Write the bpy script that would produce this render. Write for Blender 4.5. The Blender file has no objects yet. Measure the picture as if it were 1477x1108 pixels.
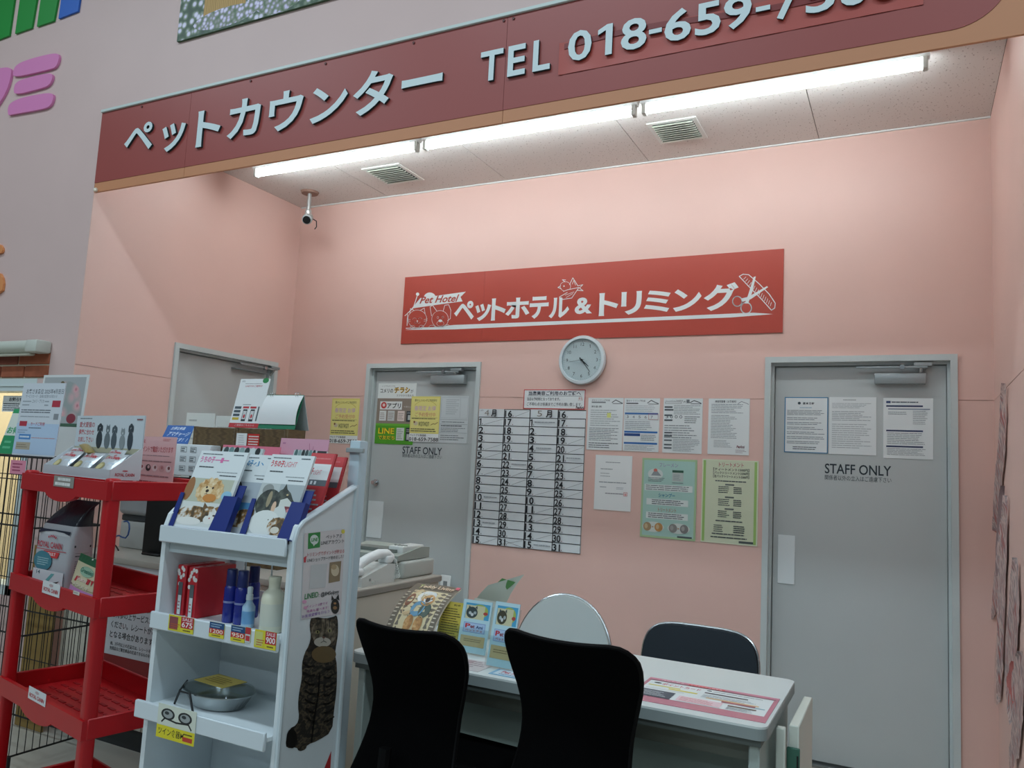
import bpy, bmesh, math, random
from mathutils import Vector, Matrix
random.seed(7)
scn = bpy.context.scene
COL = scn.collection
# ------------------------------------------------------------------ camera
FPX = 1136.107
CAM = Vector((3.948515, -4.249482, 1.359548))
YAW, PITCH, ROLL = 0.470581, 0.107037, 0.0521998
_f = Vector((-math.sin(YAW)*math.cos(PITCH), math.cos(YAW)*math.cos(PITCH), math.sin(PITCH)))
_r0 = Vector((math.cos(YAW), math.sin(YAW), 0)); _u0 = _r0.cross(_f)
_r = math.cos(ROLL)*_r0 + math.sin(ROLL)*_u0
_u = -math.sin(ROLL)*_r0 + math.cos(ROLL)*_u0
cd = bpy.data.cameras.new('camera'); cam = bpy.data.objects.new('camera', cd); COL.objects.link(cam)
cd.sensor_fit = 'HORIZONTAL'; cd.sensor_width = 36; cd.lens = FPX*36/1477; cd.clip_start = .02
cam.matrix_world = Matrix(((_r.x, _u.x, -_f.x, CAM.x), (_r.y, _u.y, -_f.y, CAM.y), (_r.z, _u.z, -_f.z, CAM.z), (0, 0, 0, 1)))
scn.camera = cam
vs = scn.view_settings
vs.view_transform = 'Standard'; vs.look = 'None'; vs.gamma = 1; vs.use_curve_mapping = False; vs.exposure = 0.0
# ------------------------------------------------------------------ light
TUBE_STRENGTH = 42.0
w = bpy.data.worlds.new('store_ambience'); scn.world = w; w.use_nodes = True
w.node_tree.nodes['Background'].inputs[0].default_value = (.86, .95, 1.0, 1)
w.node_tree.nodes['Background'].inputs[1].default_value = .11
def area_light(name, loc, sx, sy, power, rot=(0, 0, 0), col=(.74, .905, 1.0)):
    l = bpy.data.lights.new(name, 'AREA'); l.shape = 'RECTANGLE'; l.size = sx; l.size_y = sy; l.energy = power; l.color = col
    o = bpy.data.objects.new(name, l); COL.objects.link(o); o.location = loc; o.rotation_euler = rot
    return o
# the sales floor in front of the counter has rows of fluorescent fittings under a high ceiling
for sx in (-1.2, 2.0, 5.2):
    for sy, pw in ((-3.7, 50), (-7.0, 48), (-10.4, 48)):
        area_light('store_ceiling_light', (sx, sy, 5.0), 2.4, .25, pw)

# ------------------------------------------------------------------ pixel helpers
def ray(u, v): return _f + (u-738.5)/FPX*_r - (v-554.0)/FPX*_u
def onY(u, v, y): d = ray(u, v); return CAM + d*((y-CAM.y)/d.y)
def onX(u, v, x): d = ray(u, v); return CAM + d*((x-CAM.x)/d.x)
def onZ(u, v, z): d = ray(u, v); return CAM + d*((z-CAM.z)/d.z)
class PL:
    """a plane: local x right, y up, z towards the viewer"""
    def __init__(s, o, ex=(1, 0, 0), ey=(0, 0, 1)):
        s.o = Vector(o); s.ex = Vector(ex).normalized(); ey = Vector(ey); s.n = s.ex.cross(ey).normalized(); s.ey = s.n.cross(s.ex)
    def px(s, u, v):
        d = ray(u, v); t = (s.o-CAM).dot(s.n)/d.dot(s.n); p = CAM + d*t - s.o
        return p.dot(s.ex), p.dot(s.ey)
    def M(s, x=0, y=0, z=0):
        p = s.o + s.ex*x + s.ey*y + s.n*z
        return Matrix(((s.ex.x, s.ey.x, s.n.x, p.x), (s.ex.y, s.ey.y, s.n.y, p.y), (s.ex.z, s.ey.z, s.n.z, p.z), (0, 0, 0, 1)))
    def box(s, u0, v0, u1, v1):
        """axis-aligned plane rectangle from the pixels of a quad's mean edges"""
        um, vm = (u0+u1)/2, (v0+v1)/2
        return s.px(u0, vm)[0], s.px(um, v1)[1], s.px(u1, vm)[0], s.px(um, v0)[1]
# ------------------------------------------------------------------ materials
def lin(h):
    if not isinstance(h, str): return tuple(h)
    h = h.lstrip('#'); o = []
    for i in (0, 2, 4):
        c = int(h[i:i+2], 16)/255; o.append(c/12.92 if c <= .04045 else ((c+.055)/1.055)**2.4)
    return tuple(o)
_mc = {}
def M(h, rough=.55, metal=0, coat=0, emit=0, var=0, scale=6, bump=0, bscale=60, spec=.5, trans=0):
    k = (h, rough, metal, coat, emit, var, scale, bump, bscale, spec, trans)
    if k in _mc: return _mc[k]
    m = bpy.data.materials.new('mat_%s_%d' % (str(h).strip('#'), len(_mc))); m.use_nodes = True; nt = m.node_tree; b = nt.nodes['Principled BSDF']
    c = lin(h); b.inputs['Base Color'].default_value = (*c, 1); b.inputs['Roughness'].default_value = rough; b.inputs['Metallic'].default_value = metal
    b.inputs['Coat Weight'].default_value = coat; b.inputs['Coat Roughness'].default_value = .08; b.inputs['Specular IOR Level'].default_value = spec
    if trans: b.inputs['Transmission Weight'].default_value = trans
    if emit: b.inputs['Emission Color'].default_value = (*c, 1); b.inputs['Emission Strength'].default_value = emit
    if var:
        tc = nt.nodes.new('ShaderNodeTexCoord'); n = nt.nodes.new('ShaderNodeTexNoise'); n.inputs['Scale'].default_value = scale; n.inputs['Detail'].default_value = 6
        r = nt.nodes.new('ShaderNodeMapRange'); r.inputs[1].default_value = .3; r.inputs[2].default_value = .7; r.inputs[3].default_value = 1-var; r.inputs[4].default_value = 1+var
        mx = nt.nodes.new('ShaderNodeVectorMath'); mx.operation = 'SCALE'; mx.inputs[0].default_value = c
        nt.links.new(tc.outputs['Object'], n.inputs['Vector']); nt.links.new(n.outputs['Fac'], r.inputs[0]); nt.links.new(r.outputs[0], mx.inputs['Scale']); nt.links.new(mx.outputs[0], b.inputs['Base Color'])
    if bump:
        tc = nt.nodes.new('ShaderNodeTexCoord'); n = nt.nodes.new('ShaderNodeTexNoise'); n.inputs['Scale'].default_value = bscale; n.inputs['Detail'].default_value = 3
        bp = nt.nodes.new('ShaderNodeBump'); bp.inputs['Strength'].default_value = bump; bp.inputs['Distance'].default_value = .01
        nt.links.new(tc.outputs['Object'], n.inputs['Vector']); nt.links.new(n.outputs['Fac'], bp.inputs['Height']); nt.links.new(bp.outputs[0], b.inputs['Normal'])
        if coat: nt.links.new(bp.outputs[0], b.inputs['Coat Normal'])
    _mc[k] = m
    return m
def ramp_mat(name, kind, scale, stops, rough=.6, coords='Object', stretch=(1, 1, 1), detail=3, const=False, distort=0):
    m = bpy.data.materials.new(name); m.use_nodes = True; nt = m.node_tree; b = nt.nodes['Principled BSDF']; b.inputs['Roughness'].default_value = rough
    tc = nt.nodes.new('ShaderNodeTexCoord'); mp = nt.nodes.new('ShaderNodeMapping'); mp.inputs['Scale'].default_value = stretch
    nt.links.new(tc.outputs[coords], mp.inputs[0])
    if kind == 'voronoi':
        t = nt.nodes.new('ShaderNodeTexVoronoi'); out = t.outputs['Distance']
    elif kind == 'wave':
        t = nt.nodes.new('ShaderNodeTexWave'); t.inputs['Distortion'].default_value = distort; t.inputs['Detail'].default_value = detail; t.inputs['Detail Scale'].default_value = 2; out = t.outputs['Fac']
    else:
        t = nt.nodes.new('ShaderNodeTexNoise'); t.inputs['Detail'].default_value = detail; out = t.outputs['Fac']
    t.inputs['Scale'].default_value = scale
    nt.links.new(mp.outputs[0], t.inputs['Vector'])
    r = nt.nodes.new('ShaderNodeValToRGB'); cr = r.color_ramp
    if const: cr.interpolation = 'CONSTANT'
    while len(cr.elements) < len(stops): cr.elements.new(.5)
    for e, (p, h) in zip(cr.elements, stops): e.position = p; e.color = (*lin(h), 1)
    nt.links.new(out, r.inputs[0]); nt.links.new(r.outputs[0], b.inputs['Base Color'])
    return m
def acrylic_mat():
    m = bpy.data.materials.new('clear_acrylic'); m.use_nodes = True; nt = m.node_tree; nt.nodes.clear()
    o = nt.nodes.new('ShaderNodeOutputMaterial'); t = nt.nodes.new('ShaderNodeBsdfTransparent'); t.inputs[0].default_value = (.93, .96, .96, 1)
    g = nt.nodes.new('ShaderNodeBsdfGlossy'); g.inputs['Roughness'].default_value = .05; lw = nt.nodes.new('ShaderNodeLayerWeight'); lw.inputs[0].default_value = .5
    pw = nt.nodes.new('ShaderNodeMath'); pw.operation = 'POWER'; pw.inputs[1].default_value = 4; ma = nt.nodes.new('ShaderNodeMath'); ma.operation = 'MULTIPLY_ADD'; ma.inputs[1].default_value = .7; ma.inputs[2].default_value = .045
    nt.links.new(lw.outputs['Facing'], pw.inputs[0]); nt.links.new(pw.outputs[0], ma.inputs[0])
    mx = nt.nodes.new('ShaderNodeMixShader'); nt.links.new(ma.outputs[0], mx.inputs[0]); nt.links.new(t.outputs[0], mx.inputs[1]); nt.links.new(g.outputs[0], mx.inputs[2]); nt.links.new(mx.outputs[0], o.inputs[0])
    return m
ACR = acrylic_mat()
PINKF = M((.66, .49, .465), .5, var=.02, scale=2.5, bump=.03, bscale=40)  # front wall: greyer paint, partly its cooler lighting put into the colour
PINK = M((.73, .49, .43), .5, var=.02, scale=2.5, bump=.03, bscale=40)
DOORM = M('#b9c0c0', .38, var=.02, scale=3)
FRAMEM = M('#c2cccc', .35, var=.01)
WHITE = M('#e6ebea', .45); RACKW = M('#d9e2e6', .4, var=.015, scale=4); PAPER = M('#e9eeee', .55); LAM = M('#e4ebec', .35, coat=.8, bump=.25, bscale=9)
BLACK = M('#050506', .6); BLK = M('#101214', .6); CHROME = M('#c8ccce', .22, 1); DGREY = M('#4a5152', .5)
RED = M('#ad0b16', .38, var=.05, scale=5)
# ------------------------------------------------------------------ objects
def thing(name, label, cat, loc=(0, 0, 0), rotz=0, group=None, kind=None):
    o = bpy.data.objects.new(name, None); COL.objects.link(o); o.empty_display_size = .05
    o.matrix_world = Matrix.Translation(Vector(loc)) @ Matrix.Rotation(rotz, 4, 'Z'); o['label'] = label
    if kind: o['kind'] = kind
    else: o['category'] = cat
    if group: o['group'] = group
    o.matrix_basis = o.matrix_world.copy(); _MW[o.name] = o.matrix_basis.copy()
    return o
_MW = {}
def tag(o, label, cat=None, group=None, kind=None):
    o['label'] = label
    if cat: o['category'] = cat
    if group: o['group'] = group
    if kind: o['kind'] = kind
    return o
class MB:
    def __init__(s): s.v = []; s.f = []; s.m = []; s.sm = []
    def add(s, vs, fs, mi=0, smooth=False):
        n = len(s.v); s.v += [tuple(p) for p in vs]; s.f += [tuple(i+n for i in f) for f in fs]; s.m += [mi]*len(fs); s.sm += [smooth]*len(fs); return s
    def box(s, x0, x1, y0, y1, z0, z1, mi=0):
        if x0 > x1: x0, x1 = x1, x0
        if y0 > y1: y0, y1 = y1, y0
        if z0 > z1: z0, z1 = z1, z0
        return s.add([(x0, y0, z0), (x1, y0, z0), (x1, y1, z0), (x0, y1, z0), (x0, y0, z1), (x1, y0, z1), (x1, y1, z1), (x0, y1, z1)],
                     [(0, 3, 2, 1), (4, 5, 6, 7), (0, 1, 5, 4), (1, 2, 6, 5), (2, 3, 7, 6), (3, 0, 4, 7)], mi)
    def rbox(s, x0, x1, y0, y1, z0, z1, r=.005, seg=2, mi=0, smooth=True):
        bm = bmesh.new(); bmesh.ops.create_cube(bm, size=1)
        for v in bm.verts: v.co = Vector((x0+(v.co.x+.5)*(x1-x0), y0+(v.co.y+.5)*(y1-y0), z0+(v.co.z+.5)*(z1-z0)))
        bmesh.ops.bevel(bm, geom=bm.edges[:], offset=r, segments=seg, affect='EDGES', profile=.5)
        return s.bm(bm, mi, smooth)
    def bm(s, bm, mi=0, smooth=False):
        bm.verts.index_update(); s.add([v.co[:] for v in bm.verts], [[v.index for v in f.verts] for f in bm.faces], mi, smooth); bm.free(); return s
    def prism(s, poly, fn, a, b, mi=0):
        """poly: 2d points; fn(p, q, t)->3d ; extruded from a to b"""
        n = len(poly); vs = [fn(p, q, a) for p, q in poly]+[fn(p, q, b) for p, q in poly]
        bm = bmesh.new(); bv = [bm.verts.new(v) for v in vs]
        bm.faces.new(bv[:n]); bm.faces.new(bv[n:][::-1])
        for i in range(n): bm.faces.new((bv[i], bv[n+i], bv[n+(i+1) % n], bv[(i+1) % n]))
        bmesh.ops.recalc_face_normals(bm, faces=bm.faces[:])
        return s.bm(bm, mi)
    def cyl(s, p0, p1, r, n=12, r1=None, mi=0, smooth=True):
        p0, p1 = Vector(p0), Vector(p1); d = (p1-p0).normalized(); a = d.orthogonal().normalized(); b = d.cross(a); r1 = r if r1 is None else r1
        vs = []
        for i in range(n):
            t = 2*math.pi*i/n; e = a*math.cos(t)+b*math.sin(t); vs += [p0+e*r, p1+e*r1]
        fs = [(2*i, 2*((i+1) % n), 2*((i+1) % n)+1, 2*i+1) for i in range(n)]
        s.add(vs, fs, mi, smooth)
        return s.add(vs, [tuple(2*i for i in range(n))[::-1], tuple(2*i+1 for i in range(n))], mi)
    def tube(s, pts, r, n=8, mi=0, closed=False):
        pts = [Vector(p) for p in pts]; N = len(pts); vs = []; prev = None
        for i, p in enumerate(pts):
            if closed: d = pts[(i+1) % N]-pts[i-1]
            else: d = pts[min(i+1, N-1)]-pts[max(i-1, 0)]
            d.normalize()
            a = d.orthogonal().normalized() if prev is None else (prev-d*prev.dot(d)).normalized()
            prev = a; b = d.cross(a)
            for k in range(n):
                t = 2*math.pi*k/n; vs.append(p+(a*math.cos(t)+b*math.sin(t))*r)
        fs = []
        for i in range(N if closed else N-1):
            j = (i+1) % N
            for k in range(n): fs.append((i*n+k, i*n+(k+1) % n, j*n+(k+1) % n, j*n+k))
        if not closed: fs += [tuple(range(n))[::-1], tuple(range((N-1)*n, N*n))]
        return s.add(vs, fs, mi, True)
    def lathe(s, prof, c=(0, 0, 0), n=20, mi=0, sy=1):
        vs = []
        for r, z in prof:
            for k in range(n):
                t = 2*math.pi*k/n; vs.append((c[0]+r*math.cos(t), c[1]+sy*r*math.sin(t), c[2]+z))
        fs = [(i*n+k, i*n+(k+1) % n, (i+1)*n+(k+1) % n, (i+1)*n+k) for i in range(len(prof)-1) for k in range(n)]
        fs += [tuple(range(n))[::-1], tuple(range((len(prof)-1)*n, len(prof)*n))]
        return s.add(vs, fs, mi, True)
    def grid(s, fn, nu, nv, mi=0, th=None):
        """sheet fn(i/nu, j/nv)->Vector, optional thickness offset vector fn"""
        vs = [fn(i/nu, j/nv) for j in range(nv+1) for i in range(nu+1)]
        fs = [(j*(nu+1)+i, j*(nu+1)+i+1, (j+1)*(nu+1)+i+1, (j+1)*(nu+1)+i) for j in range(nv) for i in range(nu)]
        if th is None: return s.add(vs, fs, mi, True)
        N = len(vs); vs2 = [th(i/nu, j/nv) for j in range(nv+1) for i in range(nu+1)]
        f2 = [tuple(x+N for x in f[::-1]) for f in fs]
        bd = [i for i in range(nu+1)]+[j*(nu+1)+nu for j in range(1, nv+1)]+[nv*(nu+1)+i for i in range(nu-1, -1, -1)]+[j*(nu+1) for j in range(nv-1, 0, -1)]
        f3 = [(bd[k], bd[k]+N, bd[(k+1) % len(bd)]+N, bd[(k+1) % len(bd)]) for k in range(len(bd))]
        s.add(vs+vs2, fs+f2+f3, mi, True); return s
    def build(s, name, mats, parent=None, world=False, M4=None, origin=None, xf=None):
        if not isinstance(mats, (list, tuple)): mats = [mats]
        V = [Vector(p) for p in s.v]
        if xf: V = [xf @ p for p in V]
        if world and parent is not None:
            inv = _MW[parent.name].inverted(); V = [inv @ p for p in V]
        me = bpy.data.meshes.new(name)
        if parent is None and M4 is None:
            xs = [p.x for p in V]; ys = [p.y for p in V]; zs = [p.z for p in V]
            og = Vector(origin) if origin else Vector(((min(xs)+max(xs))/2, (min(ys)+max(ys))/2, min(zs)))
            V = [p-og for p in V]; M4 = Matrix.Translation(og)
        me.from_pydata([p[:] for p in V], [], s.f); 
        for m in mats: me.materials.append(m)
        me.polygons.foreach_set('material_index', s.m); me.polygons.foreach_set('use_smooth', s.sm); me.update()
        if any(s.sm):
            try: me.set_sharp_from_angle(angle=math.radians(40))
            except Exception: pass
        o = bpy.data.objects.new(name, me); COL.objects.link(o)
        if M4 is not None: o.matrix_basis = M4
        _MW[o.name] = (o.matrix_basis.copy() if parent is None else _MW[parent.name] @ o.matrix_basis)
        if parent is not None: o.parent = parent
        return o
def W(parent, name, mats, mb): return mb.build(name, mats, parent, world=True)
def struct(name, label, mb, mats, parent=None):
    o = mb.build(name, mats, parent, world=parent is not None); o['kind'] = 'structure'; o['label'] = label; return o
# ------------------------------------------------------------------ lettering and print
_tc = {}
def text_geo(s, bold=0, ext=0, shear=0):
    k = (s, bold, ext, shear)
    if k in _tc: return _tc[k]
    c = bpy.data.curves.new('t', 'FONT'); c.body = s; c.offset = bold; c.extrude = ext; c.resolution_u = 3; c.size = 1; c.shear = shear
    o = bpy.data.objects.new('t', c); COL.objects.link(o); bpy.context.view_layer.update()
    me = bpy.data.meshes.new_from_object(o.evaluated_get(bpy.context.evaluated_depsgraph_get()))
    vs = [v.co.copy() for v in me.vertices]; fs = [tuple(p.vertices) for p in me.polygons]
    bpy.data.objects.remove(o); bpy.data.curves.remove(c); bpy.data.meshes.remove(me)
    if s == '1' and not ext: vs, fs = [Vector(q) for q in ((.18, 0, 0), (.30, 0, 0), (.30, .70, 0), (.20, .70, 0), (.04, .60, 0), (.04, .49, 0), (.18, .57, 0))], [(0, 1, 2, 3, 6), (3, 4, 5, 6)]
    if s == '1' and ext:
        ol = ((.18, 0), (.30, 0), (.30, .70), (.20, .70), (.04, .60), (.04, .49), (.18, .57)); vs = [Vector((x, y, -ext)) for x, y in ol]+[Vector((x, y, ext)) for x, y in ol]
        fs = [(7, 8, 9, 10, 13), (10, 11, 12, 13), (6, 3, 2, 1, 0), (6, 5, 4, 3)]+[(i, (i+1) % 7, (i+1) % 7+7, i+7) for i in range(7)]
    if not vs: vs = [Vector((0, 0, 0))]
    xs = [v.x for v in vs]; ys = [v.y for v in vs]
    _tc[k] = (vs, fs, min(xs), min(ys), max(xs)-min(xs) or 1, max(ys)-min(ys) or 1)
    return _tc[k]
class PR:
    """flat print in sheet coordinates: x, y in metres from the sheet's bottom left; items may also be given in 0..1 (y down)"""
    def __init__(s, w, h): s.w = w; s.h = h; s.mb = MB(); s.cols = []; s.z = 0.0004
    def mi(s, col):
        m = col if isinstance(col, bpy.types.Material) else M(col, .5)
        if m not in s.cols: s.cols.append(m)
        return s.cols.index(m)
    def P(s, x, y): return (x*s.w, (1-y)*s.h)
    def poly(s, pts, col):
        q = [s.P(*p) for p in pts]; a = sum(q[i-1][0]*q[i][1]-q[i][0]*q[i-1][1] for i in range(len(q)))
        if a < 0: q = q[::-1]
        s.mb.add([(x, y, s.z) for x, y in q], [tuple(range(len(q)))], s.mi(col)); s.z += .00004; return s
    def rect(s, x0, y0, x1, y1, col): return s.poly([(x0, y0), (x1, y0), (x1, y1), (x0, y1)], col)
    def frame(s, x0, y0, x1, y1, t, col):
        tx = t; ty = t*s.w/s.h
        s.rect(x0, y0, x1, y0+ty, col); s.rect(x0, y1-ty, x1, y1, col); s.rect(x0, y0, x0+tx, y1, col); return s.rect(x1-tx, y0, x1, y1, col)
    def ell(s, cx, cy, rx, ry, col, n=18, rot=0):
        pts = []
        for i in range(n):
            t = 2*math.pi*i/n; a, b = rx*math.cos(t)*s.w, ry*math.sin(t)*s.h
            pts.append((cx+(a*math.cos(rot)-b*math.sin(rot))/s.w, cy+(a*math.sin(rot)+b*math.cos(rot))/s.h))
        return s.poly(pts, col)
    def ring(s, cx, cy, rx, ry, t, col, n=24, a0=0, a1=360):
        vs = []; k = s.mi(col); m = n+1
        for i in range(m):
            a = math.radians(a0+(a1-a0)*i/n); x, y = s.P(cx+rx*math.cos(a), cy+ry*math.sin(a)); x2, y2 = s.P(cx+(rx-t)*math.cos(a), cy+(ry-t*s.w/s.h)*math.sin(a)); vs += [(x, y, s.z), (x2, y2, s.z)]
        s.mb.add(vs, [(2*i, 2*i+1, 2*i+3, 2*i+2) for i in range(n)], k); s.z += .00004; return s
    def line(s, pts, wd, col):
        """polyline, width wd in fractions of the sheet width"""
        hw = wd*s.w/2; k = s.mi(col); q = [Vector(s.P(*p)) for p in pts]
        for a, b in zip(q, q[1:]):
            d = (b-a)
            if d.length < 1e-6: continue
            d.normalize(); n = Vector((-d.y, d.x))*hw; e = d*hw*.6
            s.mb.add([(*(a-e-n), s.z), (*(b+e-n), s.z), (*(b+e+n), s.z), (*(a-e+n), s.z)], [(0, 1, 2, 3)], k)
        s.z += .00004; return s
    def rows(s, x0, y0, x1, y1, n, col='#6a7276', fill=.4, ragged=.35, gaps=True, seed=None):
        """lines of print too fine to read"""
        rd = random.Random(seed if seed is not None else int(1000*(x0+3*y0+7*x1+n))); k = s.mi(col); hh = (y1-y0)/n
        for i in range(n):
            y = y0+hh*i+hh*(1-fill)/2; xe = x1-(x1-x0)*ragged*rd.random(); x = x0
            while x < xe:
                l = (x1-x0)*(.05+.18*rd.random()) if gaps else xe-x0
                b = min(x+l, xe); (ax, ay), (bx, by) = s.P(x, y), s.P(b, y+hh*fill)
                s.mb.add([(ax, by, s.z), (bx, by, s.z), (bx, ay, s.z), (ax, ay, s.z)], [(0, 1, 2, 3)], k); x = b+(x1-x0)*.012
        s.z += .00004; return s
    def text(s, x0, y0, x1, y1, t, col='#1c2224', bold=0, shear=0, keep=False):
        vs, fs, mx, my, tw, th = text_geo(t, bold, 0, shear); (ax, ay), (bx, by) = s.P(x0, y1), s.P(x1, y0)
        kx, ky = (bx-ax)/tw, (by-ay)/th
        if keep: kx = ky = min(kx, ky)
        s.mb.add([(ax+(v.x-mx)*kx, ay+(v.y-my)*ky, s.z) for v in vs], fs, s.mi(col)); s.z += .00004; return s
    def build(s, parent, name='print', bend=None, off=0):
        if bend: s.mb.v = [bend(*p) for p in s.mb.v]
        elif off: s.mb.v = [(x, y, z+off) for x, y, z in s.mb.v]
        return s.mb.build(name, s.cols, parent)
def sheet(name, label, cat, pl, x0, y0, x1, y1, th=.0012, mat=None, lift=0, group=None, kind=None, parent=None, curl=0):
    """a flat board or paper on plane pl; returns (object, PR) with PR in the sheet's own frame"""
    w_, h_ = x1-x0, y1-y0
    mb = MB().box(0, w_, 0, h_, 0, th)
    M4 = pl.M(x0, y0, lift)
    if parent is not None:
        M4 = _MW[parent.name].inverted() @ M4
    o = mb.build(name, mat or PAPER, parent, M4=M4)
    if parent is None:
        tag(o, label, cat, group, kind)
    elif label: o['label'] = label
    p = PR(w_, h_); p.z += th
    return o, p
def standing(name, label, cat, pl, quad, mat=None, th=.003, foot=None, group=None):
    x0, y0, x1, y1 = pl.box(*quad) if len(quad) == 4 else quad
    return sheet(name, label, cat, pl, x0, y0, x1, y1, th, mat, group=group)
# ================================================================== the room
WX, HZ, FY = 4.298, 3.165, -1.614
SEAM = 1.79
BW = PL((0, 0, 0)); LW = PL((0, 0, 0), (0, 1, 0)); RW = PL((WX, 0, 0), (0, -1, 0)); FW = PL((0, -1.600, 0)); FA = PL((0, FY, 0))
DOORS = {'c': (.691, 1.567), 'r': (3.272, 4.151)}; ZD = 2.01
fl = M('#b9b5aa', .3, var=.05, scale=1.2)
struct('floor', 'pale grey beige shop floor', MB().box(-3, 7, -12, .3, -.05, 0), fl)
mb = MB(); segs = [(0, .70, 0, HZ), (1.558, 3.281, 0, HZ), (4.142, WX, 0, HZ), (.70, 1.558, ZD-.01, HZ), (3.281, 4.142, ZD-.01, HZ)]
for a, b, c, d in segs: mb.box(a, b, .005, .12, c, d)
wb = struct('wall_back', 'salmon pink rear wall of the counter recess', mb, PINK)
def wall_panels(wall, rects, fn, seam=SEAM):
    for a, b, c, d in rects:
        for z0, z1 in ((c, min(d, seam-.0015)), (max(c, seam+.0015), d)):
            if z1-z0 > .01: W(wall, 'wall_panel', PINK, fn(MB(), a, b, z0, z1))
wall_panels(wb, segs, lambda m, a, b, c, d: m.box(a, b, 0, .005, c, d))
ly0, ly1 = -.987, -.12
mb = MB(); segl = [(-1.48, ly0+.01, 0, HZ), (ly1-.01, 0, 0, HZ), (ly0+.01, ly1-.01, ZD-.01, HZ)]
for a, b, c, d in segl: mb.box(-.10, -.005, a, b, c, d)
wl = struct('wall_left', 'salmon pink left side wall of the counter recess', mb, PINK)
wall_panels(wl, [(-1.6, ly0+.01, 0, HZ)]+segl[1:], lambda m, a, b, c, d: m.box(-.005, 0, a, b, c, d))
mb = MB().box(WX+.005, WX+.1, -1.6, .12, 0, HZ)
wr = struct('wall_right', 'salmon pink right side wall with torn covering', mb, PINK)
wall_panels(wr, [(-1.6, 0, 0, HZ)], lambda m, a, b, c, d: m.box(WX, WX+.005, a, b, c, d))
# the sales-floor wall: left of the recess (with a window opening) and the header above it
WXA, WXB, WZA, WZB = -1.9, -.215, .55, 1.86
mb = MB().box(-3.2, WXA, -1.6, -1.48, 0, 4.6).box(WXB, -.0051, -1.6, -1.48, 0, 4.6).box(WXA, WXB, -1.6, -1.48, 0, WZA).box(WXA, WXB, -1.6, -1.48, WZB, 4.6)
mb.box(-.0051, WX+.0051, -1.6, -1.586, 2.735, 4.6).box(WX+.0051, 6.5, -1.6, -1.48, 0, 4.6)
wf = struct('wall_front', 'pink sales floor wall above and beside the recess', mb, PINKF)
# speckled ceiling boards
cm = bpy.data.materials.new('speckled_board'); cm.use_nodes = True; nt = cm.node_tree; b = nt.nodes['Principled BSDF']; b.inputs['Roughness'].default_value = .8
tc = nt.nodes.new('ShaderNodeTexCoord'); mp = nt.nodes.new('ShaderNodeMapping'); mp.inputs['Scale'].default_value = (1, .55, 1); mp.inputs['Rotation'].default_value = (0, 0, .6)
no = nt.nodes.new('ShaderNodeTexNoise'); no.inputs['Scale'].default_value = 110; no.inputs['Detail'].default_value = 1; r = nt.nodes.new('ShaderNodeValToRGB')
r.color_ramp.elements[0].position = .66; r.color_ramp.elements[0].color = (.70, .67, .64, 1); r.color_ramp.elements[1].position = .70; r.color_ramp.elements[1].color = (.42, .38, .35, 1)
nt.links.new(tc.outputs['Object'], mp.inputs[0]); nt.links.new(mp.outputs[0], no.inputs['Vector']); nt.links.new(no.outputs['Fac'], r.inputs[0]); nt.links.new(r.outputs[0], b.inputs['Base Color'])
CEIL = cm
cl = struct('ceiling', 'white speckled board ceiling of the recess', MB().box(-.1, WX+.1, -1.585, .12, HZ+.009, HZ+.05), M('#6a6258', .8))
cx = [0, .765, 1.685, 2.605, 3.525, WX]
for a, b2 in zip(cx, cx[1:]): W(cl, 'ceiling_panel', CEIL, MB().box(a+.0018, b2-.0018, -1.585, -.002, HZ, HZ+.009))
tr = struct('trim_1', 'thin white edging where ceiling meets rear wall', MB().box(0, WX, -.012, 0, HZ-.006, HZ), WHITE)
# ------------------------------------------------------------------ doors
def door(name, label, pl, x0, x1, plate=None, knob=None, closer=None, mirror=False, zone='c'):
    w_ = x1-x0; root = bpy.data.objects.new(name, None); COL.objects.link(root); root.empty_display_size = .05
    root.matrix_basis = pl.M(x0, 0, 0); _MW[root.name] = root.matrix_basis.copy(); root['kind'] = 'structure'; root['label'] = label
    fw = .030
    f = MB()
    for a, b in ((0, fw), (w_-fw, w_)): f.box(a, b, 0, ZD, -.1, .012)
    f.box(fw, w_-fw, ZD-fw, ZD, -.1, .012)
    f.build('door_frame', FRAMEM, root)
    s = MB(); st = .013
    s.box(fw, fw+st, 0, ZD-fw, -.1, -.022).box(w_-fw-st, w_-fw, 0, ZD-fw, -.1, -.022).box(fw+st, w_-fw-st, ZD-fw-st, ZD-fw, -.1, -.022)
    s.build('door_stop', FRAMEM, root)
    MB().box(fw, w_-fw, 0, .012, -.1, 0).build('threshold', M('#8d9292', .3, .8), root)
    lf = MB().rbox(fw+st+.003, w_-fw-st-.003, .02, ZD-fw-st-.004, -.085, -.045, .002, 1).build('door_leaf', DOORM, root)
    return root, lf
LEAFZ = -.045
def loc_px(root, pl, off):
    """pixel -> root-local x,y on the plane shifted by off along the normal"""
    q = PL(pl.o+pl.n*off, pl.ex, pl.ey); ox = (root.matrix_basis.translation-q.o).dot(q.ex)
    def f(u, v):
        x, y = q.px(u, v); return x-ox, y
    return f
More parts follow.
